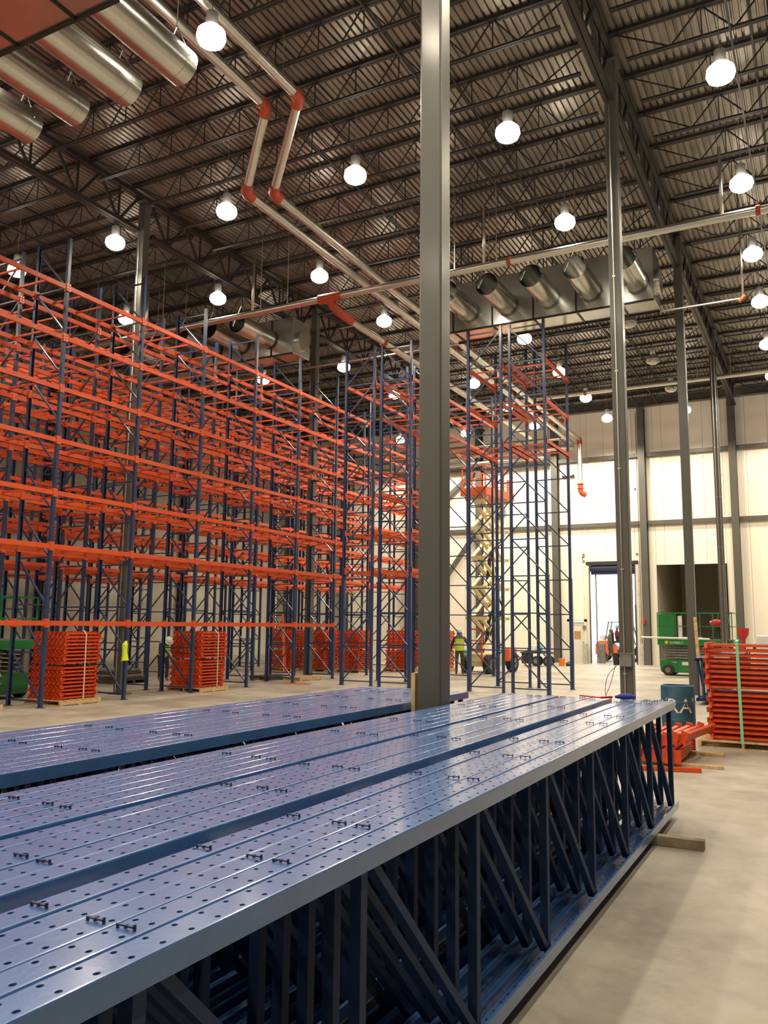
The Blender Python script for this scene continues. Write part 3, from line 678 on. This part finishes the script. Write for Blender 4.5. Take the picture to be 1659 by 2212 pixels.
# ============================================================ MACHINES
def wheel(parent,x,y,z,r_,w_,axis='y',m1=BLACK,m2=GREYM,name='wheel'):
    d=Vector((0,w_/2,0)) if axis=='y' else Vector((w_/2,0,0)); c=Vector((x,y,z))
    o=put(name,MB().tube([c-d,c-d*.85,c+d*.85,c+d],[r_*.9,r_,r_,r_*.9],20).mesh('tyre',m1,smooth=True),parent)
    put('wheel_hub',MB().tube([c-d*1.06,c+d*1.06],r_*.5,14).mesh('hub',m2,smooth=True),o); return o
def rails(parent,x0,x1,y0,y1,z,h,mt,mids=(.5,),nx=4,t=.035,top=True):
    for (px,py) in [(x0,y0),(x1,y0),(x0,y1),(x1,y1)]+[(x0+(x1-x0)*k/nx,yy) for k in range(1,nx) for yy in (y0,y1)]:
        put('rail_post',MB().bar((px,py,z),(px,py,z+h),t).mesh('rail_post',mt),parent)
    for q in list(mids)+[1]:
        zz=z+h*q
        put('guard_rail',MB().bar((x0,y0,zz),(x1,y0,zz),t).bar((x0,y1,zz),(x1,y1,zz),t).bar((x0,y0,zz),(x0,y1,zz),t).bar((x1,y0,zz),(x1,y1,zz),t).mesh('guard_rail',mt),parent)
# green slab lift (stowed), long side along x
def green_lift(loc,rz,label,big=True):
    g=empty('scissor_lift',label,'lift',loc,rz)
    Lx=2.75; Wy=1.15
    put('chassis',MB().prism([(.05,.12),(Lx-.05,.12),(Lx,.25),(Lx,.62),(0,.62),(0,.25)],'y',.12,Wy-.12).mesh('chassis',GREEN,bevel=.01),g)
    for x in (.32,Lx-.35):
        for y in (.08,Wy-.08): wheel(g,x,y,.22,.22,.16)
    for k in range(5):
        z=.66+k*.105
        put('scissor_arm',MB().box(.08,Lx-.1,.2,.26,z,z+.075).box(.08,Lx-.1,Wy-.26,Wy-.2,z,z+.075).box(.1,.16,.26,Wy-.26,z,z+.07).mesh('scissor_arm',GREYM),g)
    put('ladder',MB().box(.0,.03,.2,.24,.3,1.2).box(.0,.03,.5,.54,.3,1.2).box(.0,.03,.24,.5,.5,.53).box(.0,.03,.24,.5,.8,.83).mesh('ladder',GREYM),g)
    put('platform',MB().box(-.05,Lx+.05,0,Wy,1.2,1.42).mesh('platform',GREEN,bevel=.006),g)
    put('platform_floor',MB().box(0,Lx,.05,Wy-.05,1.42,1.44).mesh('floor_plate',GREYM),g)
    rails(g,-.03,Lx+.03,.02,Wy-.02,1.42,1.06,GREEN)
    put('mesh_gate',MB().box(0,.62,.012,.022,1.45,2.42).mesh('gate',GREEN),g)
    put('control_box',MB().box(Lx-.35,Lx-.1,.0,.14,2.05,2.4).mesh('control',GREEN,bevel=.02),g)
    t=text_mesh('SUNBELT',.13); t.materials.clear(); t.materials.append(WHITE); put('side_lettering',t,g,(.42,-.003,1.26),(PI/2,0,0))
    t=text_mesh('-4047',.17); t.materials.clear(); t.materials.append(BLACK); put('side_lettering',t,g,(1.75,-.003,1.25),(PI/2,0,0))
    put('sun_emblem',MB().tube([(.3,.0,1.31),(.3,-.006,1.31)],.065,12).mesh('emblem',YELD),g)
    t=text_mesh('C 4047',.07); t.materials.clear(); t.materials.append(WHITE); put('side_lettering',t,g,(.45,.117,.5),(PI/2,0,0))
    put('white_panel',MB().box(.85,1.25,.112,.119,.42,.55).mesh('white_panel',WHITE),g)
    return g
green_lift((-5.95,34.9,0),R(-4),'green scissor lift, lowered, in front of the dark wall opening')
green_lift((-20.3,13.2,0),R(4),'green scissor lift parked in the aisle behind the leftmost racks')
put('white_board',MB().box(-5.2,-5.05,34.98,35.0,1.46,2.36).box(-5.05,-4.3,34.98,35.0,1.46,1.53).mesh('white_board',WHITE),None,label='white board standing on the green lift platform',cat='board')
put('white_tube',MB().tube([(-6.6,34.78,1.50),(-4.0,34.70,1.46)],.035,8).mesh('tube',WHITE),None,label='long white tube lying along the green lift and sticking out left',cat='tube')
pt=empty('pipe_threader','red power tool on legs on the green lift platform','power tool',(-3.75,35.3,1.44))
put('motor_body',MB().tube([(-.28,0,.62),(-.1,0,.65),(.15,0,.62),(.28,0,.55)],[.1,.15,.15,.08],12).mesh('motor',REDP,smooth=True),pt)
put('handle',MB().bar((.2,0,.7),(.42,0,.74),.04).mesh('handle',REDP),pt)
for q in (-.25,.05,.3): put('leg',MB().bar((0,0,.55),(q,.1 if q>0 else -.1,0),.035).mesh('leg',BLACK),pt)
rt=empty('red_beacon_stand','red funnel-shaped lamp stand right of the green lift','stand',(-2.75,34.2,0))
put('stand_pole',MB().tube([(0,0,0),(0,0,1.5)],.05,8).mesh('pole',REDP),rt)
put('funnel_head',MB().tube([(0,0,1.45),(0,0,1.65),(0,0,1.9)],[.06,.19,.22],12).mesh('head',REDP,smooth=True),rt)
wt=empty('white_cabinet','off-white cabinet with black knobs at the right edge behind the orange stack','cabinet',(-2.2,32.5,0))
put('cabinet_body',MB().box(0,1.5,0,.6,0,1.65).mesh('cab',WHITE,bevel=.03),wt)
put('black_knob',MB().tube([(-.02,.1,1.2),(-.12,.1,1.2)],.09,10).mesh('knob',BLACK),wt); put('black_knob',MB().tube([(-.02,.1,.95),(-.1,.1,.95)],.06,10).mesh('knob',BLACK),wt)
put('orange_cap',MB().tube([(.7,.2,1.65),(.7,.2,1.8)],.08,10).mesh('cap',LORG),wt)

# raised orange / cream scissor lift
def big_lift():
    g=empty('scissor_lift','raised cream and orange scissor lift behind the lone bare rack bays','lift',(-11.75,31.0,0),R(81))
    L=2.3; W=1.25
    put('chassis',MB().prism([(.1,.28),(L-.1,.28),(L,.5),(L,.78),(0,.78),(0,.5)],'y',.25,W-.25).mesh('chassis',YEL,bevel=.01),g)
    put('side_pod',MB().box(1.75,2.45,.02,.3,.45,.98).mesh('pod',LORG,bevel=.04),g)
    put('tray_frame',MB().bar((-.06,.25,.45),(-.06,.25,1.75),.06).bar((-.06,.85,.45),(-.06,.85,1.75),.06).bar((-.06,.25,1.75),(-.06,.85,1.75),.06).bar((-.06,.25,1.3),(-.06,.85,1.3),.05).bar((-.06,.25,.9),(-.06,.85,.9),.05).mesh('tray_frame',LORG),g)
    for x in (.3,L-.1):
        for y in (.12,W-.12): wheel(g,x,y,.38,.38,.24)
    n=5; z0=.98; zt=7.05; dz=(zt-z0)/n
    for k in range(n):
        za=z0+k*dz; zb=za+dz
        for y in (.35,W-.35):
            put('scissor_arm',MB().bar((.25,y,za),(L-.25,y,zb),.06,.15,(0,1,0)).mesh('arm',YEL),g)
            put('scissor_arm',MB().bar((L-.25,y+(.1 if y<.6 else -.1),za),(.25,y+(.1 if y<.6 else -.1),zb),.06,.15,(0,1,0)).mesh('arm',YEL),g)
        for x in (.25,L-.25): put('cross_tube',MB().tube([(x,.14,zb),(x,W-.1,zb)],.075,8).mesh('cross_tube',YEL),g)
        put('end_bracket',MB().box(.18,.30,.16,W-.12,zb-.06,zb+.07).mesh('bracket',YEL),g)
        put('centre_pin',MB().tube([(L/2,.3,(za+zb)/2),(L/2,W-.25,(za+zb)/2)],.05,8).mesh('pin',YEL),g)
    put('lift_cylinder',MB().tube([(L*.4,W/2,1.1),(L*.6,W/2,2.9)],.08,10).tube([(L*.45,W/2,3.4),(L*.6,W/2,5.2)],.08,10).mesh('cylinder',BLACK),g)
    put('hose_bundle',MB().tube([(L*.3,.3,1.5),(L*.45,.28,2.1),(L*.75,.28,2.6),(L*.55,.28,3.2),(L*.5,.28,4.3)],.035,6).mesh('hose',BLACK),g)
    z=7.15
    put('platform',MB().box(-.05,L+.05,.05,W-.05,z,z+.1).box(-.05,L+.05,.02,.05,z,z+.32).box(-.05,L+.05,W-.05,W-.02,z,z+.32).box(-.08,-.05,.05,W-.05,z,z+.32).box(L+.05,L+.08,.05,W-.05,z,z+.32).mesh('platform',LORG),g)
    rails(g,0,L,.08,W-.08,z+.1,1.1,LORG,mids=(.5,),nx=3,t=.04)
    put('gate_panel',MB().box(L-.5,L-.05,.06,.09,z+.3,z+.85).mesh('gate_panel',LORG),g)
    return g
big_lift()

# forklift ---------------------------------------------------
FKT=empty('forklift','orange forklift outside the bright doorway, seen from the side','forklift',(-11.5,47.2,0))
put('counterweight',MB().prism([(0,.38),(0,.95),(.18,1.12),(.75,1.12),(1.05,.85),(1.25,.62),(1.25,.3),(.2,.3)],'y',0,1.05).mesh('body',LORG,bevel=.03),FKT)
put('chassis',MB().prism([(1.0,.22),(1.0,.75),(1.15,.62),(2.1,.62),(2.25,.9),(2.4,.9),(2.4,.22)],'y',.05,1.0).mesh('chassis',DCLO),FKT)
for x in (.42,2.1):
    for y in (.08,.97): wheel(FKT,x,y,.27,.27,.2,m2=WHITE)
put('overhead_guard',MB().bar((.55,.1,1.1),(.75,.1,2.15),.06).bar((.55,.95,1.1),(.75,.95,2.15),.06).bar((2.2,.1,.9),(1.9,.1,2.15),.06).bar((2.2,.95,.9),(1.9,.95,2.15),.06).box(.72,1.93,.07,.98,2.15,2.2).mesh('guard',GREYM),FKT)
put('seat',MB().box(.85,1.3,.3,.75,1.0,1.12).box(.8,.9,.3,.75,1.1,1.6).mesh('seat',BLACK,bevel=.02),FKT)
put('gas_cylinder',MB().tube([(.35,.2,1.3),(.35,.85,1.3)],.15,14).mesh('gas',WHITE,smooth=True),FKT)
put('mast',MB().box(2.45,2.55,.2,.28,.1,3.1).box(2.45,2.55,.77,.85,.1,3.1).box(2.45,2.55,.28,.77,1.4,1.5).box(2.45,2.55,.28,.77,3.0,3.1).box(2.45,2.55,.28,.77,2.2,2.3).mesh('mast',BLACK),FKT)
put('forks',MB().box(2.56,3.6,.3,.4,.05,.09).box(2.56,3.6,.65,.75,.05,.09).box(2.56,2.62,.2,.85,.05,.6).mesh('forks',BLACK),FKT)
put('load_backrest',MB().bar((2.62,.15,.6),(2.62,.15,1.5),.04).bar((2.62,.9,.6),(2.62,.9,1.5),.04).bar((2.62,.15,1.5),(2.62,.9,1.5),.04).mesh('backrest',BLACK),FKT)

# cart + floor clutter ---------------------------------------
ct=empty('tool_cart','low black tool cart with big wheels near the man door','cart',(-13.0,38.6,0),R(8))
put('cart_deck',MB().box(0,1.55,0,.7,.60,.66).mesh('deck',BLACK),ct)
put('cart_bin',MB().box(.05,.5,.05,.65,.12,.6).mesh('bin',DCLO,bevel=.02),ct)
for x in (.75,1.3):
    for y in (.06,.64): wheel(ct,x,y,.24,.24,.14)
put('crate',MB().box(-12.75,-12.35,38.8,39.2,.66,.98).mesh('crate',WHITE,bevel=.02),None,label='pale crate on top of the black tool cart',cat='crate')
put('teal_jug',MB().tube([(-12.15,39.0,.66),(-12.15,39.0,.9),(-12.15,39.0,1.0)],[.12,.12,.04],12).mesh('jug',TEAL,smooth=True),None,label='pale teal jug on the black tool cart',cat='jug')
bk_=put('bucket',MB().tube([(-11.35,39.9,0),(-11.35,39.9,.36)],[.13,.16],18).mesh('bucket',BUCK,smooth=True),None,label='orange bucket on the floor right of the tool cart',cat='bucket')
put('sack',MB().tube([(-11.0,40.0,.0),(-11.0,40.0,.12),(-11.0,40.0,.22)],[.17,.19,.08],12).mesh('sack',DARKW,smooth=True),None,label='dark sack beside the orange bucket',cat='sack')
lad=empty('step_ladder','orange step ladder standing behind the nearest rack row','ladder',(-18.9,26.3,0),R(30))
put('rails',MB().bar((0,0,0),(.12,.35,2.3),.06).bar((.6,0,0),(.48,.35,2.3),.06).bar((0,.95,0),(.12,.42,2.3),.05).bar((.6,.95,0),(.48,.42,2.3),.05).mesh('ladder_rails',LORG),lad)
for k in range(7):
    z=.3+k*.3; put('tread',MB().box(.04+.012*k,.56-.012*k,z*.152-.04,z*.152+.05,z-.015,z+.015).mesh('tread',GREYM),lad)
put('top_cap',MB().box(.08,.52,.3,.47,2.28,2.33).mesh('cap',LORG),lad)
mp=empty('material_pile','low dark pile of wrapped plates on a pallet behind the nearest racks','pile',(-20.35,18.8,0),R(3))
put('pile_pallet',MB().box(0,1.35,0,1.2,0,.03).box(0,1.35,0,.1,.03,.1).box(0,1.35,.55,.65,.03,.1).box(0,1.35,1.1,1.2,.03,.1).box(0,1.35,0,1.2,.1,.13).mesh('pile_pallet',DARKW),mp)
for k in range(4): put('plate_layer',MB().box(.03*k,1.3-.02*k,.04,1.15-.05*k,.13+.08*k,.20+.08*k).mesh('layer',(DARKW,GREYM)[k%2],bevel=.01),mp)
# cords, rags, tags
put('hi_vis_rag',MB().tube([(-15.29,15.30,1.42),(-15.27,15.24,1.33),(-15.28,15.26,1.15),(-15.25,15.25,.95)],[.03,.07,.06,.09],8).mesh('rag',HIVIS,smooth=True),None,label='yellow-green vest tied to the second rack post of the nearest row',cat='vest')
def curve(P,n=6):
    P=[Vector(p) for p in P]; Q=[P[0]*2-P[1]]+P+[P[-1]*2-P[-2]]; o=[]
    for i in range(1,len(Q)-2):
        a,b,c,d=Q[i-1:i+3]
        for k in range(n):
            t=k/n; o.append(.5*((2*b)+(c-a)*t+(2*a-5*b+4*c-d)*t*t+(3*b-a-3*c+d)*t**3))
    return o+[P[-1]]
def cord(pts,l,mt=BLACK,r_=.006): put('power_cord',MB().tube(curve(pts),r_,6).mesh('cord',mt,smooth=True),None,label=l,cat='cord')
cord([(-3.60,16.33,1.17),(-3.70,16.3,.8),(-3.82,16.25,.5),(-3.95,16.2,.1),(-3.9,16.1,.008),(-3.4,15.9,.008)],'black cord hanging from the outlet box on the conduit column')
cord([(-3.58,16.40,1.17),(-3.78,16.45,.95),(-3.84,16.5,.6),(-3.72,16.5,.3),(-3.6,16.6,.012)],'second thin cord looping left of the conduit column')
put('folded_cloth',MB().tube([(-1.95,8.80,1.185),(-1.90,8.84,1.19),(-1.82,8.86,1.19),(-1.76,8.88,1.185)],[.012,.028,.03,.012],10).mesh('cloth',BAG,smooth=True),None,label='dark blue cloth lying on the far end of the nearest bundle',cat='cloth')
put('red_tie',MB().bar((-2.35,8.95,1.17),(-2.1,8.80,1.17),.03,.012).bar((-2.1,8.80,1.17),(-1.99,8.84,1.18),.05,.02).mesh('tie',REDP),None,label='red tie strap bridging the far end of the wide dark gap',cat='strap')
put('hose_end',MB().tube([(-16.3,9.9,.05),(-15.7,10.6,.05),(-15.25,11.35,.05)],.05,10).mesh('hose_end',BLACK,smooth=True),None,label='black rubber pipe on the floor at the left edge',cat='pipe')
put('teal_tape',MB().box(-11.50,-11.37,27.8,27.9,.9,1.02).mesh('tape',TEAL,bevel=.02),None,label='teal tape knot on a blue post just left of the big column',cat='tape')

# ============================================================ PEOPLE
def person(loc,rotz,label,J,cols,tag_hat=True,vest=False,hood=False):
    """J: joint positions (local, facing -y). One continuous skinned surface."""
    E_=[('pel','sp1'),('sp1','sp2'),('sp2','neck'),('neck','head'),('head','top')]
    for sd in 'LR':
        E_+=[('sp2','sh'+sd),('sh'+sd,'el'+sd),('el'+sd,'wr'+sd),('wr'+sd,'pa'+sd),('pel','hp'+sd),('hp'+sd,'kn'+sd),('kn'+sd,'an'+sd),('an'+sd,'to'+sd)]
    RAD={'pel':.135,'sp1':.128,'sp2':.135,'neck':.058,'head':.088,'top':.075,'sh':.07,'el':.05,'wr':.033,'pa':.036,'hp':.098,'kn':.066,'an':.048,'to':.045}
    names=list(J.keys()); idx={n:i for i,n in enumerate(names)}
    verts=[Vector(J[n]) for n in names]; edges=[(idx[a],idx[b]) for a,b in E_]; rad=[RAD.get(n) or RAD[n[:-1]] for n in names]
    for sd in 'LR':
        wr,pa=Vector(J['wr'+sd]),Vector(J['pa'+sd]); d=(pa-wr).normalized(); sx=Vector((1 if sd=='L' else -1,0,0)); side=(sx-d*sx.dot(d)); side=Vector((0,1,0)) if side.length<.3 else side.normalized()
        side=d.cross(side).normalized()
        for q,(off,ln) in enumerate(((-.03,.075),(-.01,.085),(.01,.08),(.03,.062))):
            b=pa+side*off+d*.02; m_=b+d*ln*.5; e=m_+d*ln*.4+d.cross(side)*.012
            i0=len(verts); verts+=[b,m_,e]; rad+=[.010,.009,.008]; edges+=[(idx['pa'+sd],i0),(i0,i0+1),(i0+1,i0+2)]
        b=wr+side*-.035+d*.03; e=b-side*.03+d*.05; i0=len(verts); verts+=[b,e]; rad+=[.011,.009]; edges+=[(idx['wr'+sd],i0),(i0,i0+1)]
    me=bpy.data.meshes.new('body'); me.from_pydata(verts,edges,[]); ob=bpy.data.objects.new('body',me); C.objects.link(ob)
    ob.modifiers.new('skin','SKIN'); sv=me.skin_vertices[0].data if me.skin_vertices else None
    if sv is None:
        import bmesh
        bm=bmesh.new(); bm.from_mesh(me); bm.verts.layers.skin.verify(); bm.to_mesh(me); bm.free(); sv=me.skin_vertices[0].data
    for i,v in enumerate(sv): v.radius=(rad[i],rad[i]); v.use_root=(i==idx['pel'])
    ob.modifiers.new('sub','SUBSURF').levels=2; ob.modifiers['sub'].render_levels=2
    bpy.context.view_layer.update(); dg=bpy.context.evaluated_depsgraph_get()
    m=bpy.data.meshes.new_from_object(ob.evaluated_get(dg)); bpy.data.objects.remove(ob)
    m.materials.clear(); pal=[SKIN,cols[0],cols[1],BOOT]
    for k in pal: m.materials.append(k)
    segs=[(Vector(J[a]),Vector(J[b]),(0 if b in('head','top') or b[:2]=='pa' else 2 if b[:2] in('hp','kn','an') else 3 if b[:2]=='to' else 1)) for a,b in E_]
    for p in m.polygons:
        c=p.center; best=9;mi=1
        for a,b,k in segs:
            ab=b-a; t=max(0,min(1,(c-a).dot(ab)/ab.length_squared)); d=(c-(a+ab*t)).length
            if d<best: best=d; mi=k
        p.material_index=mi; p.use_smooth=True
    pr_=empty('person',label,'person',loc,rotz); b=put('body',m,pr_)
    H=Vector(J['head']); T=Vector(J['top']); up=(T-H).normalized()
    rotq=Vector((0,0,1)).rotation_difference(up).to_euler()
    # face: eyes, nose, mouth, ears
    fm=MB(); fm.tube([H+Vector((0,-.088,-.005)),H+Vector((0,-.115,-.03))],[.012,.016],6)
    for sx in (-1,1): fm.tube([H+Vector((sx*.088,.0,.01)),H+Vector((sx*.088,.01,-.04))],.018,6)
    put('nose_and_ears',fm.mesh('nose_ears',SKIN,smooth=True),b)
    fe=MB()
    for sx in (-1,1): fe.tube([H+Vector((sx*.033,-.084,.018)),H+Vector((sx*.033,-.093,.018))],.012,6)
    fe.tube([H+Vector((-.025,-.090,-.062)),H+Vector((.025,-.090,-.062))],.006,5)
    put('eyes_and_mouth',fe.mesh('eyes_mouth',BLACK),b)
    if tag_hat:
        h=MB(); n=16; prf=[(.150,0),(.148,.012),(.118,.015),(.115,.05),(.09,.10),(.04,.125),(.0,.13)]
        for rr,z in prf:
            for k in range(n): h.v.append((rr*math.cos(2*PI*k/n)*.92,rr*math.sin(2*PI*k/n)*1.05,z))
        for i in range(len(prf)-1):
            for k in range(n): k2=(k+1)%n; h.f.append((i*n+k,i*n+k2,(i+1)*n+k2,(i+1)*n+k)); h.mi.append(0)
        put('hard_hat',h.mesh('hard_hat',tag_hat if tag_hat is not True else WHITE,smooth=True),pr_,tuple(H+up*.045),tuple(rotq))
    if hood:
        put('hood',MB().tube([Vector(J['neck'])+Vector((0,.04,-.10)),Vector(J['neck'])+Vector((0,.05,0)),H+Vector((0,.03,-.04)),H+Vector((0,.02,.02))],[.15,.12,.105,.095],12).mesh('hood',hood,smooth=True),pr_)
    if vest:
        a,b_,c=Vector(J['pel']),Vector(J['sp1']),Vector(J['sp2'])
        vm=MB(); vm.tube([a+(a-b_)*.15,a,b_,c,c+(c-b_)*.28],[.185,.18,.178,.195,.12],18)
        for i,v in enumerate(vm.v):
            pass
        vv=put('hi_vis_vest',vm.mesh('vest',HIVIS,smooth=True),pr_)
        sb=MB(); p=a.lerp(b_,.7); sb.tube([p,p+(b_-a).normalized()*.05],.186,18); p=b_.lerp(c,.35); sb.tube([p,p+(c-b_).normalized()*.05],.192,18)
        put('reflective_band',sb.mesh('band',SILV,smooth=True),vv)
    return pr_
def stand(lean=0,arm=None,h=1.0):
    J={'pel':(0,0,.95),'sp1':(0,-.01,1.15),'sp2':(0,-.01,1.36),'neck':(0,-.01,1.50),'head':(0,-.03,1.60),'top':(0,-.02,1.68)}
    for sd,sx in (('L',1),('R',-1)):
        J.update({'sh'+sd:(sx*.185,-.0,1.40),'el'+sd:(sx*.25,.02,1.12),'wr'+sd:(sx*.25,-.08,.88),'pa'+sd:(sx*.245,-.10,.81),
          'hp'+sd:(sx*.095,0,.90),'kn'+sd:(sx*.11,-.03,.50),'an'+sd:(sx*.12,.02,.09),'to'+sd:(sx*.13,-.14,.045)})
    return J
# worker seen from behind, left of the lone rack bay
J=stand(); J['elL']=(.29,.06,1.15); J['wrL']=(.33,-.03,.93); J['paL']=(.34,-.06,.86); J['elR']=(-.33,.0,1.17); J['wrR']=(-.42,-.08,.98); J['paR']=(-.45,-.12,.92)
person((-12.55,30.0,0),R(202),'person in white hard hat and yellow-green vest seen from behind, right of the big column',J,(DCLO,BRCL),vest=True,hood=GRCL)
J=stand(); J['head']=(.0,-.07,1.60); J['top']=(0,-.08,1.68); J['anL']=(.13,.18,.12); J['toL']=(.13,.06,.05); J['anR']=(-.1,-.16,.09); J['toR']=(-.1,-.32,.045); J['knR']=(-.1,-.12,.5)
person((-10.15,44.85,0),R(120),'person in dark olive work clothes walking in the bright doorway',J,(BRCL,BRCL),tag_hat=mat('brown_cap_cloth',(.10,.05,.03),.8))
J=stand(); 
for sd,sx in (('L',1),('R',-1)): J['el'+sd]=(sx*.26,-.12,1.50); J['wr'+sd]=(sx*.14,-.22,1.70); J['pa'+sd]=(sx*.10,-.22,1.78)
person((-11.95,32.3,7.252),R(-70),'person in black reaching up from the raised orange lift platform',J,(DCLO,DCLO),tag_hat=mat('black_cap_cloth',(.03,.03,.03),.8),vest=False)
J=stand(); J['pel']=(0,.12,.88); J['sp1']=(0,-.02,1.03); J['sp2']=(0,-.20,1.17); J['neck']=(0,-.32,1.24); J['head']=(0,-.42,1.28); J['top']=(0,-.49,1.32)
for sd,sx in (('L',1),('R',-1)):
    J['sh'+sd]=(sx*.185,-.22,1.19); J['el'+sd]=(sx*.22,-.30,.92); J['wr'+sd]=(sx*.18,-.48,.75); J['pa'+sd]=(sx*.17,-.52,.69); J['hp'+sd]=(sx*.10,.11,.84); J['kn'+sd]=(sx*.12,-.05,.48)
person((-19.1,20.8,0),R(60),'person in white hard hat and vest bending over behind the nearest racks',J,(DCLO,DCLO),vest=True)
J=stand(); dz=-.0
J={'pel':(0,0,1.22),'sp1':(0,.0,1.38),'sp2':(0,-.0,1.58),'neck':(0,-.01,1.70),'head':(0,-.03,1.80),'top':(0,-.02,1.88)}
for sd,sx in (('L',1),('R',-1)): J.update({'sh'+sd:(sx*.18,0,1.62),'el'+sd:(sx*.24,-.12,1.38),'wr'+sd:(sx*.14,-.38,1.38),'pa'+sd:(sx*.12,-.45,1.39),'hp'+sd:(sx*.1,-.04,1.20),'kn'+sd:(sx*.13,-.45,1.15),'an'+sd:(sx*.13,-.52,.75),'to'+sd:(sx*.13,-.66,.70)})
person((-10.4,47.72,0),R(90),'person in black and red seated driving the orange forklift',J,(mat('red_jacket_cloth',(.25,.03,.03),.8),DCLO))
